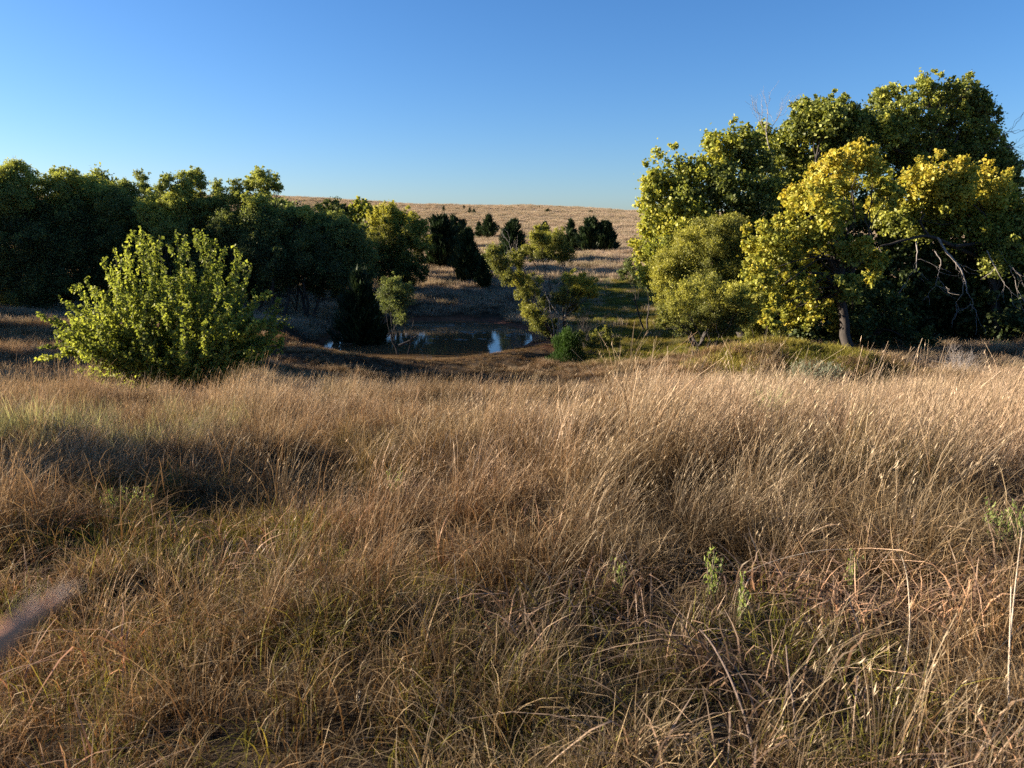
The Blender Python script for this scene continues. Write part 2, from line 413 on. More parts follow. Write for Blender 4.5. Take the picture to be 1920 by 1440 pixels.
def bare_shrub(name, label, u, Y, w, vtop, mat='dead_wood', group=None, n=16, thick=.014, parent=None, gz=None):
    Y = far(Y); x = at(u, 600, Y)[0]; gz = float(H(x, Y)) if gz is None else gz
    h = at(u, vtop, Y)[2]-gz; R = w/2/F_PX*Y
    paths = []
    def grow(p, d, l, r, lev):
        e = p+d*l; P = curve(p, e, 6, wob=.35); paths.append((P, np.linspace(r, r*.45, 6)))
        if lev == 0: return
        for k in range(rng.integers(3, 6)):
            s = rng.integers(2, 6); dd = d+rng.normal(0, .42, 3); dd[2] += .12; dd /= np.linalg.norm(dd)
            grow(P[s], dd, l*rng.uniform(.4, .65), r*.5, lev-1)
    for k in range(n):
        a = rng.random()*6.283; s = rng.random()**.5
        d = np.array([math.cos(a)*s*R, math.sin(a)*s*R*.8, h*rng.uniform(.65, .95)*(1-.35*s)])
        l = np.linalg.norm(d); grow(np.array([x, Y, gz-.05]), d/l, l*.7, thick, 2)
    V, Fq = tubes(paths, 4)
    o = mk(name, V, [Fq], M[mat], origin=np.array([x, Y, gz]), smooth=True)
    return tag(o, label, 'bare shrub', group)

# ------------------------------------------------------------------ grass
def blades(n, seg, base, h, lean, droop, w, azim, tipw=.12, curl=0.):
    """n strips: base (n,3); h, lean, droop, w, azim arrays -> V, F, t, rnd"""
    t = np.linspace(0, 1, seg+1)[None, :]
    dx, dy = np.cos(azim)[:, None], np.sin(azim)[:, None]
    hor = lean[:, None]*h[:, None]*t**1.7+droop[:, None]*h[:, None]*np.maximum(0, t-.35)**2
    z = h[:, None]*(t-.5*lean[:, None]**2*t**2)-droop[:, None]*h[:, None]*np.maximum(0, t-.45)**2*1.4
    jx = rng.normal(0, .012, (n, seg+1))*t*h[:, None]
    P = np.stack([base[:, :1]+hor*dx+jx, base[:, 1:2]+hor*dy, base[:, 2:]+z], -1)
    wa = azim+rng.uniform(-1.4, 1.4, n)+np.pi/2
    tw = rng.uniform(-1, 1, n)[:, None]*t*curl
    W = w[:, None]*(1-(1-tipw)*t**2)*.5
    S = np.stack([np.cos(wa[:, None]+tw), np.sin(wa[:, None]+tw), np.zeros_like(tw)], -1)*W[..., None]
    V = np.stack([P-S, P+S], 2).reshape(-1, 3)
    k = (np.arange(n)[:, None]*(seg+1)+np.arange(seg)[None])*2
    Fq = np.stack([k, k+1, k+3, k+2], -1).reshape(-1, 4)
    T = np.broadcast_to(t[..., None], (n, seg+1, 2)).ravel()
    R = np.repeat(rng.random(n), (seg+1)*2)
    return V, Fq, T, R, P

def join(parts):
    off = 0; Vs = []; Fs = []; Ts = []; Rs = []
    for V, Fq, T, R in parts:
        Vs.append(V); Fs.append(Fq+off); Ts.append(T); Rs.append(R); off += len(V)
    return np.concatenate(Vs), np.concatenate(Fs), np.concatenate(Ts), np.concatenate(Rs)

def disc(n, r):
    a = rng.random(n)*6.283; q = np.sqrt(rng.random(n))*r
    return np.stack([np.cos(a)*q, np.sin(a)*q, np.zeros(n)-.03], 1)

def stem_clump(name, mat, n=34, h=.85, r=.13, w=.0036, seeds=True, lean=.30, seg=5, splay=.25):
    b = disc(n, r); hh = h*rng.uniform(.6, 1.1, n)
    az = rng.normal(0, .45, n); ln = np.abs(rng.normal(lean, .14, n))
    out = np.arctan2(b[:, 1], b[:, 0]); az = np.where(rng.random(n) < splay, out, az)
    V, Fq, T, R, P = blades(n, seg, b, hh, ln, rng.uniform(0, .25, n), np.full(n, w), az, .5)
    parts = [(V, Fq, T, R)]
    if seeds:
        m = 2; k = rng.integers(0, n, n*m); s = rng.uniform(.62, 1.0, n*m)*seg
        i = np.minimum(s.astype(int), seg-1); f = (s-i)[:, None]
        C = P[k, i]*(1-f)+P[k, i+1]*f
        LV, LF = leaves(C, .04, .0042, np.tile([.45, 0, 1.], (n*m, 1)), .3)
        parts.append((LV, LF, np.full(len(LV), 1.), np.repeat(rng.uniform(.5, 1, n*m), 4)))
    # short leaves at the foot
    m = n//2; b2 = disc(m, r*1.2)
    V, Fq, T, R, P = blades(m, 4, b2, h*.42*rng.uniform(.6, 1.2, m), rng.uniform(.2, .9, m), rng.uniform(.2, 1.2, m), np.full(m, w*1.5), rng.random(m)*6.283, .15)
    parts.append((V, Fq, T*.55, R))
    V, Fq, T, R = join(parts)
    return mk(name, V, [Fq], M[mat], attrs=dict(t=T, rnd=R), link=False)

def leaf_clump(name, mat, n=46, h=.34, r=.16, w=.005, seg=5, lean=.42, droop=.75):
    b = disc(n, r); hh = h*rng.uniform(.5, 1.2, n)
    az = np.where(rng.random(n) < .6, rng.random(n)*6.283, rng.normal(.2, .8, n))
    V, Fq, T, R, P = blades(n, seg, b, hh, np.abs(rng.normal(lean, .3, n)), np.abs(rng.normal(0, droop, n)), w*rng.uniform(.6, 1.3, n), az, .1, curl=2.)
    return mk(name, V, [Fq], M[mat], attrs=dict(t=T, rnd=R), link=False)

def scatter(name, label, cat, x, y, scale, protos, rotsd=None, zoff=0.):
    n = len(x); z = H(x, y)+zoff
    me = bpy.data.meshes.new(name); me.vertices.add(n)
    me.vertices.foreach_set('co', np.stack([x, y, z], 1).astype(np.float32).ravel())
    def ad(nm, typ, key, a):
        q = me.attributes.new(nm, typ, 'POINT'); q.data.foreach_set(key, a)
    rz = rng.random(n)*6.283 if rotsd is None else rng.normal(0, rotsd, n)
    rot = np.stack([rng.normal(0, .05, n), rng.normal(0, .05, n), rz], 1).astype(np.float32)
    ad('rot', 'FLOAT_VECTOR', 'vector', rot.ravel())
    ad('scl', 'FLOAT', 'value', np.asarray(scale, np.float32))
    ad('pick', 'INT', 'value', rng.integers(0, len(protos), n).astype(np.int32))
    tn = np.clip(.5+(fbm(x*.9+40, y*.9)-.5)*1.2+rng.normal(0, .18, n), 0, 1)
    ad('tint', 'FLOAT', 'value', tn.astype(np.float32))
    o = bpy.data.objects.new(name, me); COL.objects.link(o); tag(o, label, cat, kind='stuff')
    pc = bpy.data.collections.new(name+'_sources')
    for q in protos: pc.objects.link(q)
    g = bpy.data.node_groups.new(name, 'GeometryNodeTree')
    g.interface.new_socket('Geometry', in_out='INPUT', socket_type='NodeSocketGeometry')
    g.interface.new_socket('Geometry', in_out='OUTPUT', socket_type='NodeSocketGeometry')
    gi = g.nodes.new('NodeGroupInput'); go = g.nodes.new('NodeGroupOutput')
    ip = g.nodes.new('GeometryNodeInstanceOnPoints'); ci = g.nodes.new('GeometryNodeCollectionInfo')
    ci.inputs['Collection'].default_value = pc; ci.inputs['Separate Children'].default_value = True; ci.inputs['Reset Children'].default_value = True
    def na(nm, typ):
        q = g.nodes.new('GeometryNodeInputNamedAttribute'); q.data_type = typ; q.inputs['Name'].default_value = nm
        return [s for s in q.outputs if s.enabled and s.name == 'Attribute'][0]
    er = g.nodes.new('FunctionNodeEulerToRotation')
    g.links.new(gi.outputs[0], ip.inputs['Points']); g.links.new(ci.outputs[0], ip.inputs['Instance'])
    ip.inputs['Pick Instance'].default_value = True
    g.links.new(na('pick', 'INT'), ip.inputs['Instance Index']); g.links.new(na('rot', 'FLOAT_VECTOR'), er.inputs[0])
    g.links.new(er.outputs[0], ip.inputs['Rotation']); g.links.new(na('scl', 'FLOAT'), ip.inputs['Scale'])
    g.links.new(ip.outputs[0], go.inputs[0])
    md = o.modifiers.new('grass', 'NODES'); md.node_group = g
    return o

def wedge(n, y0, y1, half=.82, pw=2.):
    """n points spread evenly over the part of the meadow the view takes in"""
    y = (rng.random(n)*(y1**pw-y0**pw)+y0**pw)**(1/pw)
    x = rng.uniform(-half, half, n)*(y+1.2)
    return x, y
def keep(x, y, p):
    k = rng.random(len(x)) < p; return x[k], y[k]

# ================================================================== BUILD
make_mats()
tag(build_ground(), kind='structure')

# pond water
def build_pond():
    a = np.linspace(0, 2*np.pi, 97)[:-1]
    rings = [np.stack([-6+9.6*k*np.cos(a), 46+9.6*k*np.sin(a), np.full(96, ZW)], 1) for k in (1, .66, .33)]
    V = np.concatenate(rings+[np.array([[-6, 46, ZW]])])
    j = np.arange(96); j2 = (j+1) % 96
    F4 = np.concatenate([np.stack([j, j2, 96+j2, 96+j], 1), np.stack([96+j, 96+j2, 192+j2, 192+j], 1)])
    F3 = np.stack([192+j, 192+j2, np.full(96, 288)], 1)
    tag(mk('pond_water', V, [F4, F3], M['water']), kind='structure')
    # thin floating weed, in broken drifts across the pond
    n = 900; x = rng.uniform(-13, 1, n); y = rng.uniform(42.5, 52.5, n)
    k = (fbm(x*.35+9, y*1.1) > .58) & (pond_r(x, y) < .93); x = x[k]; y = y[k]; n = len(x)
    t = np.arange(7)/7*2*np.pi
    R = rng.uniform(.03, .13, n)[:, None]*rng.uniform(.6, 1.3, (n, 7))
    V = np.stack([x[:, None]+1.8*R*np.cos(t), y[:, None]+R*np.sin(t), np.full((n, 7), ZW+.006)], -1).reshape(-1, 3)
    tag(mk('pond_weed', V, [np.arange(n*7).reshape(n, 7)], M['scum']), 'thin pale drifts of weed floating on the brown pond', 'pond weed', kind='stuff')
build_pond()

# ------------------------------------------------------------------ trees right of the pond
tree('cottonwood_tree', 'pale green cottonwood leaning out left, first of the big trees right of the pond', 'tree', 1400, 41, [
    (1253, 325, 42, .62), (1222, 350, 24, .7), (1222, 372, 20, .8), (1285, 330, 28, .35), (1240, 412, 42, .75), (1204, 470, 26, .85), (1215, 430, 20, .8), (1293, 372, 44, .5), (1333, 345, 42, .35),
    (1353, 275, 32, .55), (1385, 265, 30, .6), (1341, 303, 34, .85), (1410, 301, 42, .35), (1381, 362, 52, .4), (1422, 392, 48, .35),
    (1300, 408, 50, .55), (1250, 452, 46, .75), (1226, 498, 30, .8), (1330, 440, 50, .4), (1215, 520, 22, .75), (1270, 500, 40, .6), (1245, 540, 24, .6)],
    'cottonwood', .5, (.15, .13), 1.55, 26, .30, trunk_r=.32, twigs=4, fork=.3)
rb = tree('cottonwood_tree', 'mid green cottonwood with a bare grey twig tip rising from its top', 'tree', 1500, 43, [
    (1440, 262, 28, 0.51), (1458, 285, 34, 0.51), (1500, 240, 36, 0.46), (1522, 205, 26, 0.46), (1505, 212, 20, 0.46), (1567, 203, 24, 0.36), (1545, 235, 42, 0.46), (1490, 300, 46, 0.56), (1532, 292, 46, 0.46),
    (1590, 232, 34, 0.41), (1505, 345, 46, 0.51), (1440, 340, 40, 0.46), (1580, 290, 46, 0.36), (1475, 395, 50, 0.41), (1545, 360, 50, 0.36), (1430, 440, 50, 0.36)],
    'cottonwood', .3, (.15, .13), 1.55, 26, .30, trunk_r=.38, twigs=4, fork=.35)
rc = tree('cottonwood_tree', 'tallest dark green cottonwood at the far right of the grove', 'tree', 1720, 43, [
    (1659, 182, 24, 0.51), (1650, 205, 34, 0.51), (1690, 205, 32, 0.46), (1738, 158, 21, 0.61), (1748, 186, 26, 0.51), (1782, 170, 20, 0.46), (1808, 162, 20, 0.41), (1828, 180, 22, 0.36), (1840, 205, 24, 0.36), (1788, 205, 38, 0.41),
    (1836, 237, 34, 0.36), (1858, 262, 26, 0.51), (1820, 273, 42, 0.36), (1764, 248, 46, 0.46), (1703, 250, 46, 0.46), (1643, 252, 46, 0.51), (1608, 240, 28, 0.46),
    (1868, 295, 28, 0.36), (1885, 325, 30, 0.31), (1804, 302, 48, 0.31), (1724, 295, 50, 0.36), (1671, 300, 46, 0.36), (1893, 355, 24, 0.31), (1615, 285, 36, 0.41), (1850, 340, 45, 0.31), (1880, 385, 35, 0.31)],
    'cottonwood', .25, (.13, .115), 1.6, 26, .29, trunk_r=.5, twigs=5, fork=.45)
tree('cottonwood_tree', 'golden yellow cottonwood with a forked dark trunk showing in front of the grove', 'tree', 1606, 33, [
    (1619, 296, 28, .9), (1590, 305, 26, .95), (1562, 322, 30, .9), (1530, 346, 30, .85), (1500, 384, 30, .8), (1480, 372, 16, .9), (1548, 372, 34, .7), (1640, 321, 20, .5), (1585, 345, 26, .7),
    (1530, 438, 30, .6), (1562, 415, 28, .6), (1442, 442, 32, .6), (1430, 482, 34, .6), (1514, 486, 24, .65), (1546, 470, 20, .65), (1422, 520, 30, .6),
    (1452, 523, 32, .6), (1538, 520, 22, .6), (1635, 494, 22, .65), (1620, 460, 16, .6), (1634, 520, 18, .65), (1655, 485, 13, .6), (1440, 562, 30, .6), (1484, 583, 28, .6), (1515, 590, 26, .65),  # lower lobes tinted up, sunlight painted into the leaf colour
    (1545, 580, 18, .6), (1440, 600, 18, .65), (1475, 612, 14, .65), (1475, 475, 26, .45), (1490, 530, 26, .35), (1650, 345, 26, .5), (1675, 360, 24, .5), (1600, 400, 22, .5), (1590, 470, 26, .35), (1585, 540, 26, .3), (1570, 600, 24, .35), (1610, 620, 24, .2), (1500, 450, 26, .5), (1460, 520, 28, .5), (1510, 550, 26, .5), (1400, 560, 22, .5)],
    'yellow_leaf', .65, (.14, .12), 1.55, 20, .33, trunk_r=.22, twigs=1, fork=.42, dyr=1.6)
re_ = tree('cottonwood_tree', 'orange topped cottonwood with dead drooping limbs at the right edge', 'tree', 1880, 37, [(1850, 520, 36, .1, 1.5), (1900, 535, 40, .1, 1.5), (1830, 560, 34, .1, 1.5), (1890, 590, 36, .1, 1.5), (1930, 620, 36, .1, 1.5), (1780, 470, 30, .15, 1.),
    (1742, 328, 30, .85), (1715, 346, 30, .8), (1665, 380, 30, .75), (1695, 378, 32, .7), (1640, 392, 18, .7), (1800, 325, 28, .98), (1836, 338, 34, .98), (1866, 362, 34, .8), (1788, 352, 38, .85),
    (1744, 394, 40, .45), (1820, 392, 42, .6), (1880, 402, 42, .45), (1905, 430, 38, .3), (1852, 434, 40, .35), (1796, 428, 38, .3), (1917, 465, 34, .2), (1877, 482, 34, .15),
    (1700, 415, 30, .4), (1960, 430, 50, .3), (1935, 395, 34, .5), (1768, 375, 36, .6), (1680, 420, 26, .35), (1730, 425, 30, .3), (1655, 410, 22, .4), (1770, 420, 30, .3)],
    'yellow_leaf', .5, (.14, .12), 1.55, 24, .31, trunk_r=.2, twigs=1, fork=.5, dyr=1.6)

def limb_part(name, parent, specs, Y, mat, sides=6):
    """specs: list of (pixel polyline, r0, r1) in the tree's own depth"""
    paths = []
    for pts, r0, r1 in specs:
        P = np.array([at(p[0], p[1], Y+(p[2] if len(p) > 2 else 0)) for p in pts])
        tt = np.linspace(0, len(P)-1, len(P)*4); k = np.minimum(tt.astype(int), len(P)-2); f = (tt-k)[:, None]
        Q = P[k]*(1-f)+P[k+1]*f
        for _ in range(2): Q[1:-1] = (Q[:-2]+2*Q[1:-1]+Q[2:])/4
        Q[1:-1] += rng.normal(0, .012, Q[1:-1].shape)
        paths.append((Q, np.linspace(r0, r1, len(Q))))
        if name in ('dead_limb', 'bare_branch'):
            for q in range(3 if name == 'dead_limb' else 5):
                s = rng.integers(len(Q)//3, len(Q)); d = (Q[-1]-Q[0])/np.linalg.norm(Q[-1]-Q[0])+rng.normal(0, .6, 3)
                d[2] -= .25 if name == 'dead_limb' else -.2
                P2 = curve(Q[s], Q[s]+d*rng.uniform(.3, .9), 6, wob=.3); paths.append((P2, np.linspace(max(.009, r1*.7), .005, 6)))
                for w in range(2):
                    d2 = d+rng.normal(0, .5, 3); paths.append((curve(P2[rng.integers(2, 6)], P2[-1]+d2*.35, 5, wob=.3), np.linspace(.007, .004, 5)))
    V, Fq = tubes(paths, sides)
    return mk(name, V, [Fq], M[mat], parent, smooth=True)
limb_part('limb', re_, [([(1880, 530, 1), (1850, 490, .5), (1790, 462, -.5), (1740, 440, -1), (1690, 452, -1.3), (1650, 462, -1.5)], .13, .04),
                        ([(1790, 462, -.6), (1840, 455, -.6), (1920, 470, -.6)], .1, .04), ([(1740, 440, -1), (1722, 415, -1.2), (1735, 400, -1.2)], .06, .03)], 37, 'bark')
limb_part('dead_limb', re_, [([(1758, 446, -1), (1775, 474, -1.6), (1800, 500, -1.9), (1810, 525, -1.9), (1813, 549, -2)], .055, .02), ([(1718, 452, -1.2), (1720, 480, -1.5), (1717, 505, -1.5)], .03, .014),
                             ([(1752, 470, -1.4), (1766, 490, -1.6), (1755, 530, -1.6)], .022, .01), ([(1850, 470, -1.5), (1868, 505, -1.7), (1882, 530, -1.7)], .03, .01),
                             ([(1813, 549, -2), (1826, 565, -2), (1822, 582, -2)], .012, .006), ([(1870, 460, -1), (1890, 500, -1.3), (1915, 515, -1.3)], .03, .01)], 37, 'dead_wood')
limb_part('bare_branch', rb, [([(1470, 320, 0), (1440, 275, -.5), (1436, 240, -.7), (1440, 208, -.8)], .05, .012), ([(1438, 250, -.7), (1422, 225, -.8), (1425, 212, -.8)], .02, .008), ([(1438, 250, -.7), (1455, 228, -.8), (1462, 215, -.8)], .02, .008)], 43, 'dead_wood')
limb_part('bare_branch', rc, [([(1840, 300, -.5), (1868, 262, -1), (1890, 245, -1.2), (1905, 250, -1.2)], .035, .01), ([(1860, 285, -.7), (1890, 273, -1), (1917, 278, -1.2)], .025, .008)], 43, 'dead_wood')
limb_part('limb', rb, [([(1478, 400, 0), (1472, 372, -1.2), (1470, 350, -1.4)], .10, .13)], 43, 'twig_red')

# deep green understorey trees filling the shade below
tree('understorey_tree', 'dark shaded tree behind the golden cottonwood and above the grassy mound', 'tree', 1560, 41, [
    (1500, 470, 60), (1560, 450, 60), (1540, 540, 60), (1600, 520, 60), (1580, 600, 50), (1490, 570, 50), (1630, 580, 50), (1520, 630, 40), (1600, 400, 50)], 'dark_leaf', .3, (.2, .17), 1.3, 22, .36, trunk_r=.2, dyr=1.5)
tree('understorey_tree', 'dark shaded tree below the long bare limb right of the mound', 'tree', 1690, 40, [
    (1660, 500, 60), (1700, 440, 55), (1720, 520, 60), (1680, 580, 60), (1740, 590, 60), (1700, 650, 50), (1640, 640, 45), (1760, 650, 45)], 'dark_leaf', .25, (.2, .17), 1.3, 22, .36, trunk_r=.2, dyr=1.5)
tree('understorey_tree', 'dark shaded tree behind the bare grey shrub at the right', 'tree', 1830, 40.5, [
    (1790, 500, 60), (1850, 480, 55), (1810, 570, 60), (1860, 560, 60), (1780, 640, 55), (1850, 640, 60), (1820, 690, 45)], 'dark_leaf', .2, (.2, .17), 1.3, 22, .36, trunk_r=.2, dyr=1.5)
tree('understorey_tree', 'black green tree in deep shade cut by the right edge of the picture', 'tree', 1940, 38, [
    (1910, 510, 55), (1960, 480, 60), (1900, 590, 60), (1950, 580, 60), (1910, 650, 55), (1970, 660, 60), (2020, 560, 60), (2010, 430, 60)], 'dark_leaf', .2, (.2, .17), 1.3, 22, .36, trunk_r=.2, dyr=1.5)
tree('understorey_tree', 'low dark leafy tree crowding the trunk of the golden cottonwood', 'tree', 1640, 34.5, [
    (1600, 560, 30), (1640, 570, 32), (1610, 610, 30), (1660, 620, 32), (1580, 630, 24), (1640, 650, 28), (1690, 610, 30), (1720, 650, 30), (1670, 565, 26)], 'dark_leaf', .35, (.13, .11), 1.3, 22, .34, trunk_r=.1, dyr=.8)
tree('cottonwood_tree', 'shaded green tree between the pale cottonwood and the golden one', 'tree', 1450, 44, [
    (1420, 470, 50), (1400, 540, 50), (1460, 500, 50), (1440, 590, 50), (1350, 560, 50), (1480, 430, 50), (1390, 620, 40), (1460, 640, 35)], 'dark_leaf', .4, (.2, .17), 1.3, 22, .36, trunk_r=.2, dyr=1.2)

# olive fine leaved shrubs on the left flank of the grove
tree('willow_tree', 'olive yellow fine leaved willow in front of the pale cottonwood', 'tree', 1310, 37, [
    (1301, 465, 44, .6), (1341, 440, 38, .55), (1369, 462, 40, .5), (1262, 495, 34, .75), (1321, 500, 48, .5), (1385, 500, 34, .4), (1240, 525, 22, .8), (1290, 530, 40, .55), (1350, 540, 44, .4), (1400, 540, 26, .5), (1252, 555, 24, .7), (1385, 425, 22, .5)],
    'willow', .7, (.09, .03), 1.5, 30, .30, trunk_r=.12, stems=4, twigs=6, fork=.25, axis=(0, 0, -.2), dyr=1.0)
tree('willow_shrub', 'round green and yellow shrub with fanned dark stems, below the olive willow', 'shrub', 1318, 30, [
    (1281, 560, 34, .65), (1329, 548, 34, .6), (1256, 590, 24, .5), (1361, 578, 30, .5), (1385, 560, 30, .75), (1325, 590, 36, .35), (1290, 610, 28, .25), (1365, 610, 26, .3), (1242, 606, 13, .35), (1400, 590, 24, .7), (1415, 565, 18, .8)],
    'willow', .45, (.085, .03), 1.5, 26, .30, trunk_r=.07, stems=6, twigs=8, fork=.18, dyr=.9, squash=.9)
tree('willow_shrub', 'low brownish shrub at the foot of the golden cottonwood beside the mound', 'shrub', 1425, 32, [
    (1400, 600, 22, .5), (1430, 612, 22, .45), (1462, 620, 18, .4), (1405, 625, 18, .4)], 'willow', .5, (.085, .03), 1.1, 20, .33, trunk_r=.05, stems=5, twigs=8, fork=.2, dyr=.6, squash=.8)
tree('willow_shrub', 'small dark leaning shrub under the left edge of the pale cottonwood', 'shrub', 1212, 47, [
    (1180, 502, 16, .2), (1198, 520, 18, .2), (1215, 530, 16, .2), (1170, 515, 10, .2)], 'shade_willow', .2, (.13, .05), 1.4, 18, .35, trunk_r=.07, stems=2, twigs=6, fork=.4, dyr=.4)

# ------------------------------------------------------------------ willow and shrubs at the pond's right shore
wi = tree('willow_tree', 'multi stemmed willow with separate olive tufts on the right shore of the pond', 'tree', 1046, 40.5, [
    (922, 478, 18, 0.40), (940, 498, 18, 0.40), (968, 486, 18, 0.45), (993, 474, 16, 0.45), (1012, 446, 20, 0.60), (1042, 450, 22, 0.45), (1058, 472, 22, 0.35), (1028, 468, 24, 0.35), (950, 520, 15, 0.35),
    (970, 525, 17, 0.65), (995, 537, 22, 0.55), (980, 552, 15, 0.50), (1068, 522, 15, 0.80), (1082, 545, 17, 0.80), (1102, 540, 19, 0.75), (1090, 525, 12, 0.70), (1112, 552, 10, 0.65), (995, 585, 15, 0.70), (1010, 603, 20, 0.40), (1028, 615, 18, 0.25), (1052, 560, 16, 0.20), (1020, 570, 16, 0.15), (985, 575, 10, 0.45), (1075, 575, 15, 0.15)],
    'willow', .5, (.095, .03), 1.5, 26, .33, trunk_r=.13, stems=5, twigs=7, fork=.2, axis=(0, 0, -.3), dyr=.8)
limb_part('dead_limb', wi, [([(1040, 635, 0), (1035, 600, -.3), (1028, 560, -.4), (1015, 530, -.4)], .03, .012), ([(1042, 635, 0), (1050, 595, -.4), (1030, 565, -.5), (1018, 545, -.6)], .028, .01),
                            ([(1045, 630, 0), (1060, 590, -.3), (1062, 560, -.3)], .022, .01), ([(1035, 630, 0), (1022, 590, -.2), (1008, 578, -.2)], .02, .008)], 40, 'dead_wood', 5)
def cone_shrub(name, label, u, Y, vtop, w, mat, cat='shrub', n=7000, leaf=(.09, .02)):
    x = at(u, 600, Y)[0]; gz = float(H(x, Y)); h = at(u, vtop, Y)[2]-gz; R = w/2/F_PX*Y
    t = rng.random(n); a = rng.random(n)*6.283; s = np.sqrt(rng.random(n))
    prof = R*(1-.75*t)**.5*(.35+1.1*fbm(a*1.6+7, t*2.2))
    C = np.stack([x+np.cos(a)*s*prof, Y+np.sin(a)*s*prof, gz+t*h*(1.15-.35*s)*(.7+.6*fbm(a*2.1+3, s*2.5))], 1)
    V, Fq = leaves(C, leaf[0], leaf[1], np.stack([np.cos(a)*.4, np.sin(a)*.4, np.ones(n)*1.2], 1), .5)
    root = empty(name, (x, Y, gz), label, cat)
    paths = []
    for k in range(14):
        a1 = rng.random()*6.283; q = rng.random()*.8
        paths.append((curve((x, Y, gz-.05), (x+math.cos(a1)*R*q, Y+math.sin(a1)*R*q, gz+h*.9*(1-.3*q)), 6, wob=.06), np.linspace(.015, .005, 6)))
    TV, TF = tubes(paths, 4); mk('stem', TV, [TF], M['bark'], root, smooth=True)
    mk('foliage', V, [Fq], M[mat], root, attrs=dict(tint=np.repeat(np.clip(.2+t*.6+rng.normal(0, .15, n), 0, 1), 4)))
    return root
cone_shrub('evergreen_shrub', 'upright bright dark green shrub below the pond willow', 1064, 36, 618, 84, 'green_shrub', n=9000, leaf=(.15, .02))
tree('willow_shrub', 'low twiggy green shrub right of the pond willow', 'shrub', 1105, 38, [
    (1120, 630, 14, .4), (1140, 640, 16, .4), (1110, 645, 14, .3), (1158, 642, 10, .4), (1090, 628, 10, .3), (1135, 618, 7, .4)], 'willow', .35, (.08, .028), .9, 18, .36, trunk_r=.05, stems=5, twigs=8, fork=.15, dyr=.5, squash=.8)
bare_shrub('bare_shrub', 'leafless shrub with upright dark twigs behind the low green shrub by the pond', 1100, 39, 90, 562, 'bark', n=9, thick=.018)
bare_shrub('bare_shrub', 'pale grey leafless shrub in front of the cedar beyond the pond', 965, 62, 62, 425, 'dead_wood', n=14, thick=.03)
bare_shrub('bare_shrub', 'leafless grey shrub standing before the black shade at the right', 1812, 25, 110, 628, 'dead_wood', n=18, thick=.012)
tree('willow_shrub', 'pale grey green shrub with a leaning stem at the left edge of the pond', 'shrub', 754, 39, [
    (741, 551, 26, .35), (735, 530, 16, .4), (750, 572, 22, .3), (752, 598, 15, .35), (728, 575, 14, .25), (765, 545, 14, .3)], 'shade_willow', .35, (.09, .03), 1.0, 22, .34, trunk_r=.06, stems=2, twigs=8, fork=.35, dyr=.6)
def driftwood():
    p0 = at(748, 648, 38.6); p1 = at(784, 628, 38.6)
    o = mk('fallen_branch', *(lambda VF: (VF[0], [VF[1]]))(tubes([(curve(p0, p1, 8, wob=.1), np.linspace(.07, .03, 8))], 6)), M['bark'], origin=p0)
    tag(o, 'dark leaning branch sticking out over the left side of the pond', 'branch')
driftwood()

# ------------------------------------------------------------------ trees left of the pond
TL = [
 ('leafy_tree', 'dark tree with a sunlit rounded top at the far left edge', 30, 44, [(30, 322, 22, .8), (8, 330, 22, .8), (55, 342, 22, .8), (20, 365, 40, .5), (60, 385, 45, .3), (10, 420, 60, .2), (60, 460, 60, .1), (15, 510, 60, .1), (60, 550, 50, .1), (-40, 400, 60, .4), (-40, 500, 60, .1), (20, 580, 40, .1)], .25, .12),
 ('leafy_tree', 'dark tree with two thin sunlit tips, second from the left edge', 118, 45, [(108, 322, 13, .7), (132, 328, 13, .7), (112, 345, 22, .8), (148, 345, 18, .8), (90, 350, 20, .75), (125, 375, 38, .5), (100, 420, 55, .2), (150, 430, 50, .15), (120, 490, 60, .1), (160, 540, 50, .1), (100, 560, 50, .1)], .22, .12),
 ('leafy_tree', 'broad tree with pale yellow green shoulders behind the top of the big bush', 190, 46, [(172, 345, 18, .8), (192, 355, 20, .85), (160, 368, 24, .8), (212, 365, 22, .7), (185, 390, 38, .5), (225, 400, 36, .35), (190, 440, 50, .2), (230, 470, 50, .12), (200, 520, 50, .1), (230, 560, 40, .1)], .25, .13),
 ('leafy_tree', 'tree with a small dark separate tuft on top, left of the yellow tree', 255, 47, [(230, 348, 14, .5), (264, 336, 15, .4), (270, 355, 13, .35), (245, 372, 26, .4), (275, 390, 26, .3), (255, 420, 40, .2), (260, 470, 45, .1), (270, 520, 45, .1)], .22, .12),
 ('leafy_tree', 'yellow green open tree with a curved dark trunk above the big bush', 352, 43, [(345, 338, 15, .6), (365, 330, 17, .65), (378, 345, 12, .55), (317, 342, 15, .4), (302, 350, 10, .4), (333, 372, 24, .9), (350, 360, 20, .75), (290, 383, 26, .9), (270, 392, 16, .9), (283, 408, 26, .85), (310, 410, 24, .85), (353, 390, 24, .7), (375, 372, 16, .6), (325, 440, 28, .6), (370, 410, 18, .5)], .16, .16),
 ('leafy_tree', 'slim dark green tree with a pointed tuft, right of the yellow tree', 408, 44, [(406, 350, 13, .5), (408, 370, 18, .5), (385, 388, 22, .6), (415, 400, 26, .45), (400, 435, 34, .3), (420, 470, 34, .15), (400, 510, 36, .1)], .14, .15),
 ('leafy_tree', 'tall airy tree with a bright open crown above the hill line', 478, 42, [(493, 330, 17, .75), (480, 338, 14, .7), (508, 342, 15, .65), (522, 352, 9, .6), (468, 345, 13, .6), (443, 350, 14, .45), (446, 372, 18, .5), (490, 362, 20, .7), (478, 388, 26, .75), (455, 402, 24, .55), (500, 395, 22, .5), (480, 425, 34, .3), (445, 445, 34, .2), (420, 420, 24, .3)], .16, .16),
]
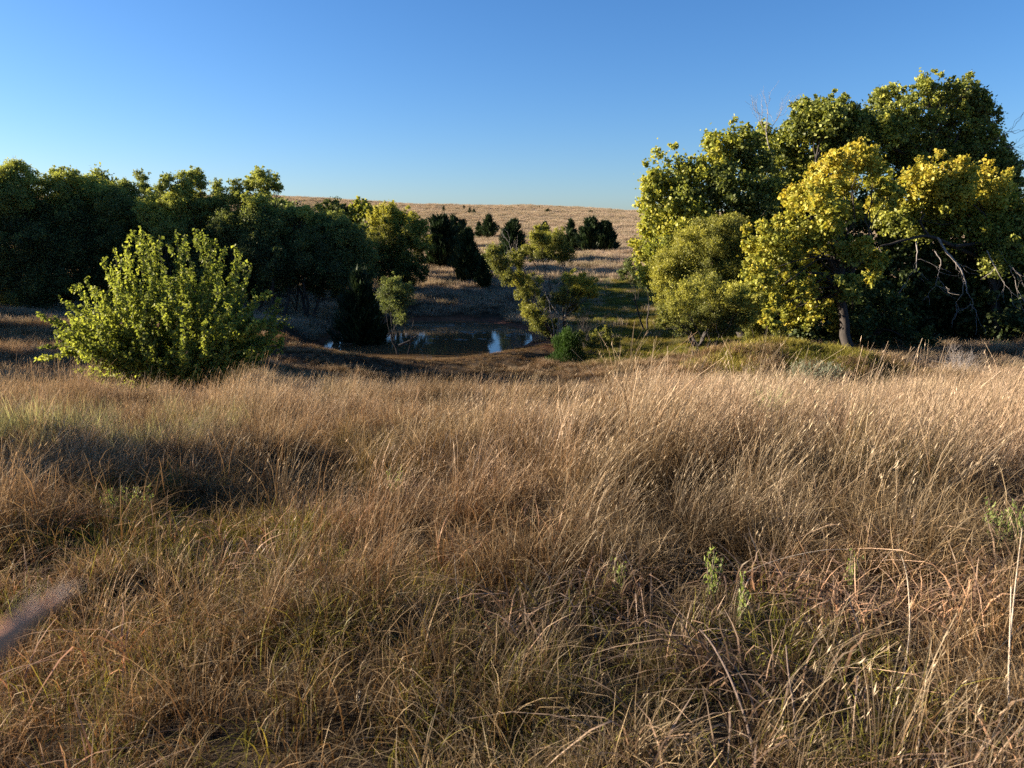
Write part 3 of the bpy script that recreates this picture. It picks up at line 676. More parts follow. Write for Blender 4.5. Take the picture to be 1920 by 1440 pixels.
for nm, lb, u, Y, spec, tr_, pr in TL:
    Y += 6
    spec = [(a, b, c, min(1, d+.2) if b < 385 else d+.06) for a, b, c, d in spec]  # tops tinted lighter: their sunlit look is put into the leaf colour
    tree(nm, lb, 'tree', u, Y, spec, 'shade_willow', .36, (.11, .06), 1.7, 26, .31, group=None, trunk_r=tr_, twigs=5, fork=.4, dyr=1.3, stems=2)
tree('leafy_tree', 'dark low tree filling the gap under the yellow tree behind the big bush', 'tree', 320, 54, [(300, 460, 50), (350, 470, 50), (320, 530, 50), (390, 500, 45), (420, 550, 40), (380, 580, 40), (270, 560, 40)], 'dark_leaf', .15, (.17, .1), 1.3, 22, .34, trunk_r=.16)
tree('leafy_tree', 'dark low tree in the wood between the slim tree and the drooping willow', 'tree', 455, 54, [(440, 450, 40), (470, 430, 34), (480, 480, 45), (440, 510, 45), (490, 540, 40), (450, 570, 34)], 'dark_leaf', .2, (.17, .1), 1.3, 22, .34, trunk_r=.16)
for lb, u, Y, spec in [
 ('dark willow with drooping foliage and thin stems left of the pond, nearest the big bush', 528, 41, [(519, 424, 32, .4), (505, 460, 36, .2), (480, 467, 34, .15), (519, 490, 40, .1), (500, 530, 30, .1), (545, 405, 20, .5), (540, 450, 30, .3), (470, 510, 30, .1), (540, 520, 24, .1)]),
 ('dark spreading willow with yellow top leaves and a fan of black stems by the pond', 578, 42, [(588, 427, 32, .55), (572, 402, 16, .98), (560, 412, 18, .8), (559, 440, 30, .4), (610, 450, 34, .35), (572, 477, 42, .15), (610, 500, 36, .1), (590, 530, 26, .1), (550, 505, 30, .1)]),
 ('dark willow with olive lit edge beside the black cedar left of the pond', 650, 43, [(625, 428, 28, .45), (650, 440, 28, .4), (664, 462, 34, .3), (690, 480, 22, .4), (640, 490, 38, .15), (656, 500, 36, .2), (672, 510, 22, .55), (628, 520, 30, .1), (650, 540, 24, .15), (690, 510, 20, .2)])]:
    tree('willow_tree', lb, 'tree', u, Y+6, spec, 'shade_willow', .3, (.14, .045), 1.7, 28, .31, trunk_r=.14, stems=3, twigs=6, fork=.38, axis=(0, 0, -.3), dyr=1.2)
tree('willow_tree', 'olive yellow spreading tree beyond the pond, against the hillside', 'tree', 745, 70, [
    (728, 399, 18, .9), (702, 411, 16, .98), (716, 402, 14, .95), (751, 408, 19, .85), (772, 418, 18, .7), (791, 426, 14, .6), (730, 430, 28, .6), (768, 445, 26, .55), (704, 442, 20, .5), (717, 467, 28, .4), (757, 467, 28, .35), (738, 488, 24, .25), (764, 497, 22, .3), (787, 458, 22, .5), (738, 490, 10, .8), (790, 490, 14, .2), (700, 480, 20, .2), (720, 505, 26, .1), (760, 515, 24, .1), (790, 512, 18, .1), (690, 510, 22, .1)],
    'willow', .5, (.17, .06), 1.7, 26, .30, trunk_r=.2, stems=3, twigs=5, fork=.3, dyr=1.6)
tree('leafy_tree', 'round bluish green tree behind the willows at the hill line', 'tree', 625, 80, [(625, 392, 19, .5), (612, 400, 14, .5), (640, 398, 13, .4), (625, 410, 22, .3), (620, 440, 30, .1)], 'dark_leaf', .5, (.24, .14), 1.6, 24, .3, trunk_r=.2, dyr=1)
tree('leafy_tree', 'bright light green tree standing up behind the willows near the hill line', 'tree', 676, 78, [(676, 384, 12, .7), (665, 396, 14, .7), (688, 396, 13, .55), (672, 410, 19, .65), (698, 402, 12, .3), (675, 440, 28, .3)], 'cottonwood', .6, (.24, .18), 1.7, 24, .3, trunk_r=.2, dyr=1)
bare_shrub('bare_shrub', 'thin leafless treetop rising above the hill line over the dark willows', 556, 50, 60, 362, 'bark', n=5, thick=.05)

CG = 'cedars scattered over the hillside'
cedar('cedar_tree', 'black green cedar in deep shade left of the pond', 677, 512, 617, 96, 43, tint=.15, n=9000)
cedar('cedar_tree', 'dark pointed cedar hidden behind the light green tree near the hill line', 646, 386, 425, 26, 84, CG, tint=.2)
cedar('cedar_tree', 'largest black rounded cedar beyond the pond, right of the olive tree', 828, 410, 482, 72, 88, CG, tint=.12, ex=.42, n=9000)
cedar('cedar_tree', 'wide dark cedar right behind the largest black one', 858, 408, 435, 46, 120, CG, tint=.15, ex=.5, tops=2)
cedar('cedar_tree', 'pointed cedar standing alone with lit left side on the slope beyond the pond', 879, 432, 515, 66, 76, CG, tint=.5, n=9000)
cedar('cedar_tree', 'small ragged cedar touching the foot of the pointed one beyond the pond', 907, 478, 530, 34, 70, CG, tint=.35)
cedar('cedar_tree', 'conical cedar alone in the pale hillside grass', 917, 404, 437, 33, 150, CG, tint=.35)
cedar('cedar_tree', 'low cedar at the left foot of the lone conical cedar', 898, 417, 431, 18, 152, CG, tint=.35)
cedar('cedar_tree', 'broad cedar behind the pale grey leafless shrub', 961, 415, 475, 58, 98, CG, tint=.3, ex=.6, n=8000)
cedar('cedar_tree', 'cedar peeping out above the top of the pond willow', 1022, 417, 445, 27, 132, CG, tint=.25)
cedar('cedar_tree', 'narrow cedar left of the double topped cedar on the hillside', 1070, 411, 463, 34, 112, CG, tint=.25)
cedar('cedar_tree', 'wide double topped cedar on the hillside, right of the pond willow', 1118, 414, 467, 66, 109, CG, tint=.3, tops=2, ex=.55, n=9000)
for lb, u, vt, vb, w, Y in [('small dot of a cedar near the hill line above the olive tree', 832, 386, 393, 7, 260), ('tiny cedar breaking the hill line left of a low pair', 870, 385, 391, 6, 275),
    ('left and taller one of the low cedar pair near the hill line', 881, 389, 397, 10, 250), ('right and flatter one of the low cedar pair near the hill line', 889, 392, 398, 8, 248),
    ('speck of a cedar on the hill line left of the lone conical crest cedar', 1012, 395, 399, 4, 290), ('conical cedar on the crest above the pond willow', 1027, 392, 402, 12, 262),
    ('conical cedar on the crest above the double topped cedar', 1108, 397, 406, 12, 262)]:
    cedar('cedar_tree', lb, u, vt, vb, w, Y, 'tiny cedars along the crest', tint=.3, n=500, leafw=.8)

# trees that stand out of the frame to the left and throw the long shadows
rng = np.random.default_rng(77)
SHG = 'trees left of the frame'
for lb, x, y, w in [('leafy tree outside the left edge nearest the camera', -21.5, 9.9, 2.3), ('leafy tree outside the left edge at the near end of the wood', -29, 25, 2.8), ('tall leafy tree outside the left edge in line with the left shade', -33, 31, 3.2),
                    ('tall leafy tree outside the left edge before the dark wood', -38, 39, 3.6), ('tall leafy tree outside the left edge close to the wood', -42, 48, 4), ('leafy tree outside the left edge behind the end tree', -44, 56, 3.6),
                    ('tree hidden in the creek wood behind the willows', -24, 55, 2.9), ('tree hidden behind the olive tree beyond the pond', -17, 57.5, 2.3), ('tree hidden behind the wood on the left', -32, 60, 3.3), ('tree hidden at the far end of the creek wood', -20, 62, 2.5)]:
    gz = float(H(x, y)); root = empty('leafy_tree', (x, y, gz), lb, 'tree', SHG)
    hh = 5.9 if y < 15 else w*2.2+1.5
    lob = [((x+rng.normal(0, w*.45), y+rng.normal(0, w*.35), gz+hh*rng.uniform(.3, .95)), np.array([1, 1, .9])*w*.5, .3) for k in range(12)]
    V, Fq, T, subC = lobed_crown(lob, .2, .12, 1.5, 22, .34)
    mk('crown', V, [Fq], M['shade_willow'], root, attrs=dict(tint=T))
    ps = [(curve((x, y, gz-.1), c, 8, wob=.12, bow=(0, 0, 1)), np.linspace(.16, .03, 8)) for c, _, _ in lob]
    TV, TF = tubes(ps, 5); mk('trunk', TV, [TF], M['bark'], root, smooth=True)

rng = np.random.default_rng(21)
# ------------------------------------------------------------------ the big bush on the left
def big_bush():
    Y = 18.5; base = at(325, 700, Y); x, y = base[0], base[1]; gz = float(H(x, y))
    root = empty('mulberry_bush', (x, y, gz-.03), 'big sunlit light green bush with long arching shoots left of the pond', 'bush')
    tips = [(72, 590), (75, 652), (95, 600), (135, 535), (125, 625), (160, 520), (190, 487), (215, 467), (232, 461), (247, 430), (265, 428), (282, 445), (300, 442), (330, 432), (347, 440), (365, 428), (387, 440), (405, 450), (423, 464), (440, 460),
            (452, 492), (470, 510), (480, 540), (505, 545), (525, 560), (535, 600), (532, 640), (140, 697), (175, 700), (205, 703), (255, 705), (420, 690), (480, 680), (110, 560), (150, 570), (180, 540), (120, 660), (500, 600)]
    paths = []; LC = []; LA = []; LT = []
    shoots = []
    for u, v in tips:
        shoots.append(at(u, v, Y+rng.uniform(-.7, .7)))
        for q in range(1): shoots.append(at(u+rng.normal(0, 13)+(325-u)*.06, v+abs(rng.normal(0, 14))+8, Y+rng.uniform(-.9, .9)))
    for k in range(150):
        a = rng.random()*6.283; s = rng.random()**.42
        uu = 308+s*math.cos(a)*218; vv = 590+s*math.sin(a)*115
        vm = 480+abs(uu-330)*.62
        if vv < vm: vv = vm+rng.random()*60
        shoots.append(at(uu, min(vv, 695), Y+rng.uniform(-2.3, 2.3)*(1-.5*s)))
    g = np.array([x, y, gz+.1]); mains = []
    for k in range(13):                                            # forked main limbs
        a = k/13*6.283+rng.normal(0, .2); s = rng.uniform(.35, 1.0)
        e = np.array([x+math.cos(a)*1.7*s, y+math.sin(a)*1.3*s, gz+rng.uniform(.5, 1.7)*(1.5-s*.8)])
        Q = curve(g+np.array([math.cos(a)*.15, math.sin(a)*.15, -.1]), e, 12, wob=.22, bow=(math.cos(a)*.4, math.sin(a)*.4, .7)); mains.append(Q); paths.append((Q, np.linspace(.045, .016, 12)))
    joints = np.concatenate([m[3:] for m in mains])
    for k, tip in enumerate(shoots):
        dd = np.linalg.norm(joints-(tip*.5+g*.5), axis=1)+rng.uniform(0, .5, len(joints)); b = joints[int(np.argmin(dd))]
        v_ = (tip-b)/np.linalg.norm(tip-b); bw = v_*.8+rng.normal(0, .22, 3); bw[2] -= .12 if tip[2] > gz+1.6 else -.25
        P = curve(b, tip, 14, wob=.16, bow=bw); paths.append((P, np.linspace(.016, .004, 14)))
        segs = [(P, .15)]
        for q in range(6):
            s = rng.integers(2, 13); d = (P[s]-P[s-1]); d /= np.linalg.norm(d)
            d = d+rng.normal(0, .55, 3); d[2] += .15; d /= np.linalg.norm(d)
            l = rng.uniform(.22, .5)
            Q = curve(P[s], P[s]+d*l, 7, wob=.12); paths.append((Q, np.linspace(.008, .003, 7))); segs.append((Q, 0.))
        lt = rng.normal(.5, .16)
        for Q, t0 in segs:
            Ld = np.linalg.norm(Q[-1]-Q[0]); m = max(6, int(Ld*(1-t0)*(95 if t0 else 62)))
            t = rng.uniform(t0, 1, m)*(len(Q)-1); i = np.minimum(t.astype(int), len(Q)-2); f = (t-i)[:, None]
            C = Q[i]*(1-f)+Q[i+1]*f
            d = rand_dirs(m); LC.append(C+d*rng.uniform(.02, .085, (m, 1))); A = d*.9; A[:, 2] -= .45; LA.append(A); LT.append(np.clip(lt+rng.normal(0, .16, m), 0, 1))
    C = np.concatenate(LC); V, Fq = leaves(C, .080, .055, np.concatenate(LA), .35, .25)
    TV, TF = tubes(paths, 4); mk('stem', TV, [TF], M['bark'], root, smooth=True)
    mk('foliage', V, [Fq], M['bush_leaf'], root, attrs=dict(tint=np.repeat(np.concatenate(LT), 4)))
big_bush()

# sage clump, yucca, weeds
def tuft_plant(name, label, cat, u, v, Y, w, h, mat, n, leaf, stem_mat='bark', nst=14, up=1.0, rad=None):
    x = at(u, v, Y)[0]; gz = float(H(x, Y)); root = empty(name, (x, Y, gz), label, cat)
    paths = []; LC = []; LA = []
    for k in range(nst):
        a = rng.random()*6.283; s = rng.random()**.5*w/2
        tip = np.array([x+math.cos(a)*s, Y+math.sin(a)*s*.8, gz+h*rng.uniform(.7, 1.05)*(1-.25*(s/(w/2))**2)])
        P = curve((x+math.cos(a)*s*.45, Y+math.sin(a)*s*.4, gz-.03), tip, 9, wob=.1); paths.append((P, np.linspace(.005, .002, 9)))
        m = n//nst; t = rng.uniform(1.5, 8, m); i = np.minimum(t.astype(int), 7); f = (t-i)[:, None]
        LC.append(P[i]*(1-f)+P[i+1]*f+rng.normal(0, leaf[0]*.35, (m, 3))); d = rand_dirs(m)*.8; d[:, 2] += up; LA.append(d)
    C = np.concatenate(LC); V, Fq = leaves(C, leaf[0], leaf[1], np.concatenate(LA), .4, .15)
    TV, TF = tubes(paths, 4); mk('stem', TV, [TF], M[stem_mat], root, smooth=True)
    mk('foliage', V, [Fq], M[mat], root, attrs=dict(tint=np.clip(np.repeat(rng.normal(.5, .22, len(C)), 4), 0, 1)))
    return root
tuft_plant('sagebrush', 'pale silvery sagebrush clump in front of the grassy mound', 'sagebrush', 1530, 680, 24.3, 2.1, .85, 'sage', 5200, (.05, .014), nst=120)
tuft_plant('sagebrush', 'small dark sagebrush left of the pale one before the mound', 'sagebrush', 1478, 690, 23.9, .8, .65, 'sage', 1500, (.05, .014), nst=40)
for lb, u, v, Y, w, h, n, nst in [('bright green leafy weed beside the dark leaning stick in the foreground', 1332, 1210, 3.6, .10, .30, 170, 4), ('bright green weed right of the dark leaning stick', 1382, 1270, 3.3, .07, .34, 140, 3),
        ('fresh green weed among curled brown blades right of centre', 1590, 1190, 3.9, .10, .34, 160, 4), ('tall feathery green weed at the right edge of the foreground', 1885, 1130, 4.2, .42, .50, 900, 16),
        ('small green weed low in the dark foreground near the middle', 1152, 1220, 3.7, .14, .22, 120, 5), ('green weed among reddish grass left of centre', 745, 985, 6.8, .22, .40, 300, 8),
        ('light green weed patch in the sunlit grass at the left', 255, 1045, 5.8, .5, .34, 600, 18), ('pale green weed at the left side beside yellowed grass', 110, 965, 7.2, .3, .35, 260, 8)]:
    tuft_plant('green_weed', lb, 'weed', u, v, Y, w, h, 'weed', n, (.028, .009), 'stick', nst)
def yucca():
    Y = 11.6; x = at(1440, 800, Y)[0]; gz = float(H(x, Y)); n = 70
    b = disc(n, .05); b[:, 2] = 0
    V, Fq, T, R, P = blades(n, 4, b, rng.uniform(.5, .85, n), rng.uniform(.1, .9, n), np.zeros(n), np.full(n, .022), rng.random(n)*6.283, .08)
    V = V+np.array([x, Y, gz+.1])
    tag(mk('yucca_plant', V, [Fq], M['yucca'], origin=np.array([x, Y, gz]), attrs=dict(tint=R)), 'spiky pale green yucca rosette half hidden in the dry grass', 'yucca')
yucca()

# single stalks that stand out in the foreground
def stalk(name, label, pts, r0, r1, mat, cat='stalk', group=None, seeds=None):
    P = np.array([at(u, v, Y) for u, v, Y in pts])
    gz = float(H(P[0][0], P[0][1]))
    if P[0][2] > gz-.02: P = np.vstack([[P[0][0]-(P[1][0]-P[0][0])*.15, P[0][1], gz-.03], P])
    n = len(P)*5; tt = np.linspace(0, len(P)-1, n); k = np.minimum(tt.astype(int), len(P)-2); f = (tt-k)[:, None]
    Q = P[k]*(1-f)+P[k+1]*f
    for _ in range(6): Q[1:-1] = (Q[:-2]+2*Q[1:-1]+Q[2:])/4
    V, Fq = tubes([(Q, np.linspace(r0, r1, n))], 6)
    if seeds is None:
        return tag(mk(name, V, [Fq], M[mat], origin=Q[0].copy(), smooth=True), label, cat, group)
    root = empty(name, tuple(Q[0]), label, cat, group)
    mk('stem', V, [Fq], M[mat], root, smooth=True)
    m = seeds; s = rng.uniform(.45, 1, m)*(n-1); i = np.minimum(s.astype(int), n-2)
    C = Q[i]+rand_dirs(m)*np.array([.008, .008, .003]); Vs = []; Fs = []
    th = np.arange(6)/6*2*np.pi
    for j, c in enumerate(C):
        r = rng.uniform(.0028, .0048)
        ring = [c+np.array([0, 0, -r*1.3])]+[c+np.array([math.cos(t)*r, math.sin(t)*r, -r*.3]) for t in th]+[c+np.array([math.cos(t)*r*.8, math.sin(t)*r*.8, r*.8]) for t in th]+[c+np.array([0, 0, r*1.5])]
        o = len(Vs); Vs += ring
        for q in range(6):
            p = (q+1) % 6; Fs += [[o, o+1+p, o+1+q, o+1+q], [o+1+q, o+1+p, o+7+p, o+7+q], [o+7+q, o+7+p, o+13, o+13]]
    Fs = np.array(Fs); tri = Fs[Fs[:, 2] == Fs[:, 3]][:, :3]; qd = Fs[Fs[:, 2] != Fs[:, 3]]
    mk('seed_head', np.array(Vs), [qd, tri], M['seed'], root, smooth=True)
    return root
SG = 'seed spikes in the dark foreground'
stalk('seed_stalk', 'pale beaded seed spike leaning left at the bottom of the picture', [(695, 1470, 2.45), (688, 1395, 2.5), (676, 1335, 2.55), (671, 1292, 2.6)], .003, .0022, 'stalk', 'seed stalk', SG, 110)
stalk('seed_stalk', 'taller upright beaded seed spike right of the leaning one', [(768, 1460, 2.55), (768, 1380, 2.6), (772, 1310, 2.65), (775, 1246, 2.7)], .003, .0022, 'stalk', 'seed stalk', SG, 110)
DG = 'long dry stalks standing out of the grass'
for lb, pts, r in [
    ('long pale stalk arching flat to the right above dark grass', [(1362, 1105, 3.9), (1400, 1070, 3.95), (1470, 1045, 4.0), (1545, 1030, 4.0), (1590, 1030, 4.0)], .0032),
    ('pale stalk bowing right in line with the arched one', [(1575, 1052, 4.2), (1640, 1045, 4.2), (1700, 1050, 4.2), (1740, 1075, 4.2)], .003),
    ('long pale stalk lying diagonally from the bottom to the right', [(1395, 1425, 2.5), (1480, 1360, 2.7), (1590, 1285, 2.95), (1700, 1215, 3.2), (1765, 1180, 3.3)], .004),
    ('straight pale stalk rising through curled blades at the right', [(1690, 1300, 2.9), (1708, 1180, 3.1), (1702, 1080, 3.2), (1690, 1040, 3.2)], .0036),
    ('tall vertical straw stalk at the right edge', [(1888, 1300, 2.8), (1895, 1180, 2.9), (1908, 1060, 3.0), (1917, 990, 3.0)], .004),
    ('yellowish vertical stalk beside the right edge bottom', [(1895, 1440, 2.4), (1890, 1330, 2.5), (1893, 1210, 2.6), (1896, 1100, 2.7)], .0045),
    ('thin white stalk standing straight left of the curled dark grass', [(872, 1330, 3.2), (868, 1200, 3.3), (855, 1090, 3.4), (852, 1040, 3.4)], .0024),
    ('white stem lower right of the thin straight one', [(905, 1400, 2.8), (873, 1290, 3.0), (868, 1190, 3.05)], .0026),
    ('pale crooked stem standing alone in the left foreground', [(360, 1260, 3.6), (352, 1210, 3.7), (345, 1170, 3.75)], .0035),
    ('long straw slanting up right at middle distance', [(1425, 955, 7.0), (1470, 915, 7.1), (1520, 885, 7.2), (1552, 865, 7.2)], .004),
    ('light stalk leaning right near the right side', [(1800, 1030, 4.6), (1770, 1100, 4.4), (1735, 1180, 4.2)][::-1], .0034),
    ('pair of straws crossing at the right bottom corner, upper one', [(1560, 1330, 3.0), (1650, 1270, 3.1), (1780, 1215, 3.3), (1915, 1170, 3.5)], .0036)]:
    stalk('dry_stalk', lb, pts, r, r*.5, 'stalk', 'dry stalk', DG)
stalk('dead_stick', 'dark leaning stick rising from the bottom edge beside a green weed', [(1420, 1445, 2.2), (1400, 1350, 2.35), (1370, 1270, 2.5), (1335, 1205, 2.65), (1312, 1180, 2.7)], .0065, .0035, 'stick', 'stick')
stalk('dead_stick', 'thin upright dark stick right of the leaning one', [(1495, 1445, 2.3), (1490, 1330, 2.4), (1478, 1260, 2.45), (1474, 1210, 2.5)], .005, .0028, 'stick', 'stick')

# out of focus reddish plume right in front of the lens at the left
def plume():
    P = np.array([at(-70, 1262, .125), at(0, 1200, .13), at(50, 1160, .135), at(112, 1120, .145)])
    tt = np.linspace(0, 3, 16); k = np.minimum(tt.astype(int), 2); f = (tt-k)[:, None]; Q = P[k]*(1-f)+P[k+1]*f
    for _ in range(3): Q[1:-1] = (Q[:-2]+2*Q[1:-1]+Q[2:])/4
    root = empty('grass_plume', tuple(Q[0]), 'blurred reddish grass plume poking in close at the left edge', 'grass plume')
    V, Fq = tubes([(Q, np.linspace(.0036, .0008, 16))], 10); mk('spike', V, [Fq], M['plume'], root, smooth=True)
    hp = []
    for q in range(50):
        s = rng.integers(2, 16); d = (Q[-1]-Q[0])/np.linalg.norm(Q[-1]-Q[0])*.8+rng.normal(0, .5, 3)+np.array([-.1, 0, .5])
        hp.append((curve(Q[s], Q[s]+d*.004, 3), np.array([.00018, .00014, .0001])))
    V, Fq = tubes(hp, 3); mk('bristles', V, [Fq], M['plume_hair'], root)
plume()

rng = np.random.default_rng(31)
# ------------------------------------------------------------------ grass
def grass():
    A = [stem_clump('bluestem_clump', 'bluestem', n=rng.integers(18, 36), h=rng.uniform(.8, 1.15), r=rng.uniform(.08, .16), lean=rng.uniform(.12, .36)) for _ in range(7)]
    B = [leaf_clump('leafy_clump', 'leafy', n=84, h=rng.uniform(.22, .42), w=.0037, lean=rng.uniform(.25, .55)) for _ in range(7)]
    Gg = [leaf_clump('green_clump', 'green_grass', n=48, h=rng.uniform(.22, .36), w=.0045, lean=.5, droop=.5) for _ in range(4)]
    Am = [stem_clump('bluestem_mid', 'bluestem', n=44, h=.9, r=.3, w=.0065, lean=.3, seeds=True, seg=4) for _ in range(5)]
    Bm = [leaf_clump('leafy_mid', 'leafy', n=60, h=.42, r=.34, w=.010, seg=3) for _ in range(5)]
    Gm = [leaf_clump('green_mid', 'green_grass', n=70, h=.26, r=.38, w=.011, seg=3, lean=.4, droop=.4) for _ in range(4)]
    Fm = [leaf_clump('far_tuft', 'far_grass', n=46, h=.55, r=.65, w=.03, seg=2, lean=.35, droop=.2) for _ in range(5)]
    pr = lambda x, y: pond_r(x, y)
    mound = lambda x, y: np.exp(-(((x-10.9)/3.8)**2+((y-26)/3.0)**2)**1.5)
    greenp = lambda x, y: np.maximum(mound(x, y), ss(2.5, 5, x)*(1-ss(11, 16, x))*ss(33, 36, y)*(1-ss(64, 72, y)))
    bare = lambda x, y: (((x-7.9)/.45)**2+((y-14.3)/.45)**2 < 1)
    # tussocks: each gathers its own tall stems and low leaves, with dark gaps left between
    cx, cy = wedge(1050, 1.3, 17.5); a = cx/(cy+1)
    kind = fbm(cx*.75+5, cy*.75)+rng.normal(0, .07, len(cx)); vig = rng.uniform(.45, 1.3, len(cx))*(.7+.6*fbm(cx*.5+20, cy*.5))
    tallness = ss(.50, .57, kind+.05*ss(4, 8, cy)+.05*ss(-.1, .5, a)-.14*(1-ss(2.4, 5, cy))*(a < .35)-.12*ss(0, .35, -a)*(1-ss(5, 9, cy)))
    def around(n_each, sig):
        idx = np.repeat(np.arange(len(cx)), n_each); sg = sig*(.7+.6*vig[idx])
        return idx, cx[idx]+rng.normal(0, 1, len(idx))*sg, cy[idx]+rng.normal(0, 1, len(idx))*sg
    idx, x, y = around((1+7.5*tallness*rng.uniform(.4, 1.2, len(cx))).astype(int), .26)
    k = (y > 1.2) & ~bare(x, y) & (rng.random(len(x)) < .15+.85*tallness[idx]); idx, x, y = idx[k], x[k], y[k]
    xs, ys = wedge(1000, 8, 17.5); vg = np.concatenate([vig[idx], rng.uniform(.5, 1, len(xs))]); x = np.concatenate([x, xs]); y = np.concatenate([y, ys]); print('tall', len(x))
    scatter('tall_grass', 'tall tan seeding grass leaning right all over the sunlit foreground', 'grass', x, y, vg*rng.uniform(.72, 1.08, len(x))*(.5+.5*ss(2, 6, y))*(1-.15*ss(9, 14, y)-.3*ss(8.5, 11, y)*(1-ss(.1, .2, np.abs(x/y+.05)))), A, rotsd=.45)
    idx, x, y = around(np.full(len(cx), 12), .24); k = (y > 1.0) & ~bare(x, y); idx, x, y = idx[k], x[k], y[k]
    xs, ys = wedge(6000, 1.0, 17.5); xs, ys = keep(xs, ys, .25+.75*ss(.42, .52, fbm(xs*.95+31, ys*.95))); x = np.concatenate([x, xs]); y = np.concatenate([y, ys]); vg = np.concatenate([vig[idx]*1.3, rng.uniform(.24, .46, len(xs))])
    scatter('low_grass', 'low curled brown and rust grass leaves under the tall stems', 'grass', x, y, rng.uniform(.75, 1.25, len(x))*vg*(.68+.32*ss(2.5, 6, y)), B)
    Dl = [leaf_clump('dead_leaf_clump', 'dead_leaf', n=20, h=rng.uniform(.28, .42), r=.1, w=.0085, lean=.45, droop=1.5, seg=7) for _ in range(6)]
    x, y = wedge(1500, 1.2, 7); x, y = keep(x, y, (.25+.75*ss(-.1, .3, x/(y+1)))*ss(.42, .55, fbm(x*1.1+70, y*1.1)))
    scatter('curled_dead_leaves', 'broad pale curled dead grass leaves in the near foreground', 'grass', x, y, rng.uniform(.7, 1.3, len(x)), Dl)
    n = 260; x = rng.uniform(-9.5, -4.2, n); y = rng.uniform(9.0, 12.5, n); x, y = keep(x, y, ss(.4, .55, fbm(x*.7, y*.7)))
    Pw = [leaf_clump('pale_weed_clump', 'pale_weed', n=70, h=.6, r=.2, w=.006, lean=.15, droop=.15) for _ in range(3)]
    scatter('pale_weeds', 'pale grey green weeds in the sunlit strip below the big bush at the left', 'weeds', x, y, rng.uniform(.7, 1.15, len(x)), Pw)
    # green tufts
    x, y = wedge(7000, 1.1, 16)
    a = x/(y+1); g = fbm(x*.42, y*.42)+.21*ss(.15, .6, -a)*(1-ss(6, 11, y))-.05
    x, y = keep(x, y, ss(.53, .66, g)*.8); print('green', len(x))
    scatter('green_grass', 'yellow green grass tufts growing through the dry grass', 'grass', x, y, rng.uniform(.6, 1.15, len(x)), Gg)
    # middle distance
    x, y = wedge(15000, 15, 42)
    gp = greenp(x, y); r = pr(x, y); dn = fbm(x*.3, y*.3)
    x, y = keep(x, y, (1-ss(.25, .5, gp))*(r > 1.45)*(.35+.65*ss(.35, .6, dn)))
    scatter('meadow_grass', 'tan and grey grass behind the foreground rise and around the trees', 'grass', x, y, rng.uniform(.55, .95, len(x))*(1-.6*ss(19, 30, y)*ss(-.45, .05, -np.abs(x/y+.05)+.3)), Am, rotsd=.6)
    x, y = wedge(14000, 15, 48); gp = greenp(x, y); r = pr(x, y)
    x, y = keep(x, y, (1-ss(.4, .7, gp))*(r > np.where(y < 42, 1.33, 1.06)))
    scatter('meadow_undergrowth', 'short brown grass between the bushes around the pond', 'grass', x, y, rng.uniform(.6, 1.2, len(x))*(1-.4*ss(22, 32, y)), Bm)
    x, y = wedge(26000, 18, 66, .6); gp = greenp(x, y); r = pr(x, y)
    x, y = keep(x, y, ss(.2, .5, gp)*(r > 1.12)); print('mound', len(x))
    scatter('short_green_grass', 'short green and golden grass on the mound and the pond bank', 'grass', x, y, rng.uniform(.6, 1.1, len(x)), Gm)
    x = rng.normal(10.9, 2.6, 5200); y = rng.normal(26.2, 1.8, 5200); k = mound(x, y) > .12; x, y = x[k], y[k]
    scatter('mound_grass', 'ragged yellow green grass covering the rounded mound', 'grass', x[::2], y[::2], rng.uniform(.4, 1.3, len(x[::2]))*(.6+.8*fbm(x[::2]*1.1, y[::2]*1.1)), Gm)
    x, y = keep(x, y, ss(.5, .6, fbm(x*.8+4, y*.8))*.6); scatter('mound_scrub', 'brown dry tufts among the green grass of the mound', 'grass', x, y, rng.uniform(.7, 1.3, len(x)), Bm)
    # golden reeds on the near shore
    x = rng.uniform(-10, 2.5, 2600); y = rng.uniform(33.5, 40.5, 2600); r = pr(x, y); k = (r > 1.02) & (r < 1.3); x, y = x[k], y[k]
    scatter('shore_grass', 'golden grass strip along the near shore of the pond', 'grass', x, y, rng.uniform(.22, .42, len(x)), Bm)
    # far
    x, y = wedge(30000, 42, 84, .72); r = pr(x, y); gp = greenp(x, y)
    x, y = keep(x, y, (r > 1.1)*(1-.9*gp)*(.5+.5*ss(.4, .6, fbm(x*.12, y*.12))))
    scatter('slope_grass', 'dry grass on the slope beyond the pond', 'grass', x, y, rng.uniform(.5, .95, len(x)), Fm)
    x, y = wedge(80000, 76, 196, .62); x, y = keep(x, y, .45+.55*ss(.4, .6, fbm(x*.05, y*.15)))
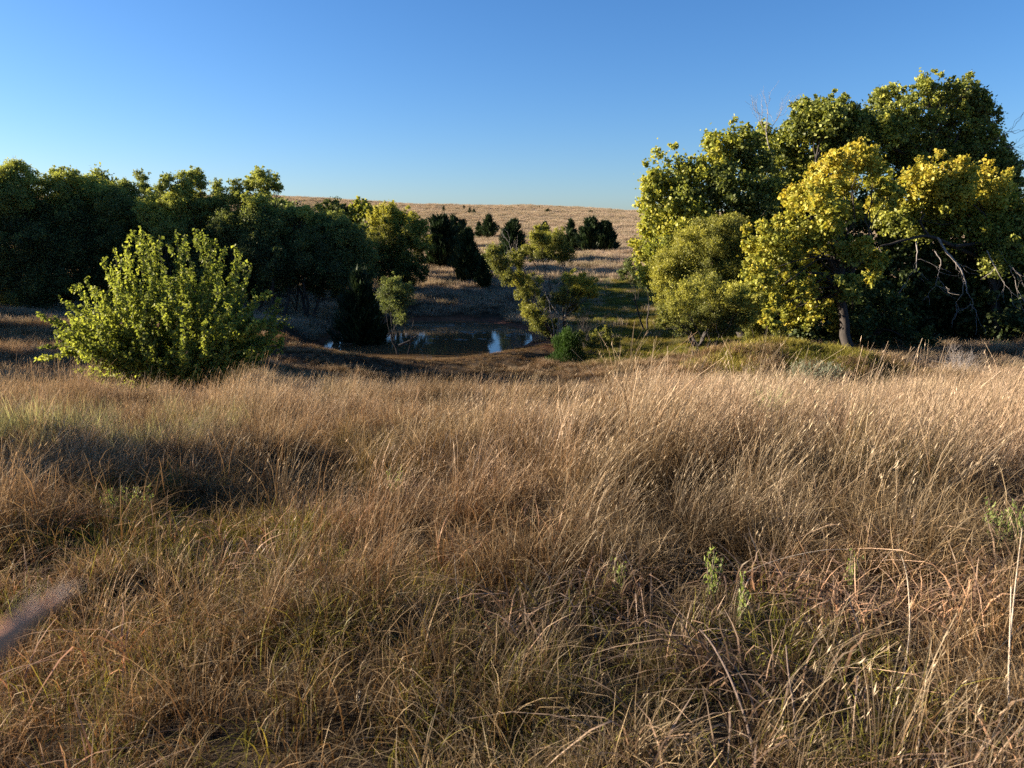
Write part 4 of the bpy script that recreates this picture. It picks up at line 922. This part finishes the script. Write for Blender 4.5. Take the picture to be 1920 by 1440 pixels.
    scatter('hill_grass', 'pale straw grass covering the far hillside up to the crest', 'grass', x, y, rng.uniform(.5, 1.0, len(x)), Fm)
grass()

# ------------------------------------------------------------------ light, sky, camera
w = bpy.data.worlds.new('World'); sc.world = w; w.use_nodes = True
nt = w.node_tree; bg = nt.nodes['Background']
sky = nt.nodes.new('ShaderNodeTexSky'); sky.sky_type = 'NISHITA'; sky.sun_disc = False
sky.sun_elevation = SUN_EL; sky.sun_rotation = -SUN_AZ
sky.altitude = 300; sky.air_density = 1.0; sky.dust_density = .65; sky.ozone_density = 5
hs = nt.nodes.new('ShaderNodeHueSaturation'); hs.inputs['Saturation'].default_value = 1.1
mx = nt.nodes.new('ShaderNodeMix'); mx.data_type = 'RGBA'; mx.blend_type = 'MULTIPLY'; mx.inputs[0].default_value = 1; mx.inputs[7].default_value = (.98, .98, 1.08, 1)
nt.links.new(sky.outputs[0], hs.inputs['Color']); nt.links.new(hs.outputs[0], mx.inputs[6]); nt.links.new(mx.outputs[2], bg.inputs[0]); bg.inputs[1].default_value = .051
sl = bpy.data.lights.new('sun', 'SUN'); sl.energy = 5; sl.angle = math.radians(.53); sl.color = (1, .88, .72)
so = bpy.data.objects.new('sun', sl); COL.objects.link(so); so.rotation_euler = SDIR.to_track_quat('Z', 'Y').to_euler()
so.location = (-30, 0, 30)
cam = bpy.data.cameras.new('camera'); co = bpy.data.objects.new('camera', cam); COL.objects.link(co)
cam.sensor_width = 36; cam.lens = 36*F_PX/1920; cam.clip_start = .02; cam.clip_end = 5000
co.location = (0, 0, 0); co.rotation_euler = (math.pi/2-PITCH, 0, 0)
cam.dof.use_dof = True; cam.dof.focus_distance = 14; cam.dof.aperture_fstop = 6.9
sc.camera = co
sc.view_settings.view_transform = 'Standard'; sc.view_settings.look = 'None'; sc.render.filter_size = 1.05; sc.view_settings.exposure = 1.85; sc.view_settings.gamma = 1
sc.cycles.use_denoising = False; sc.cycles.max_bounces = 6; sc.cycles.diffuse_bounces = 1; sc.cycles.glossy_bounces = 2; sc.cycles.transmission_bounces = 3
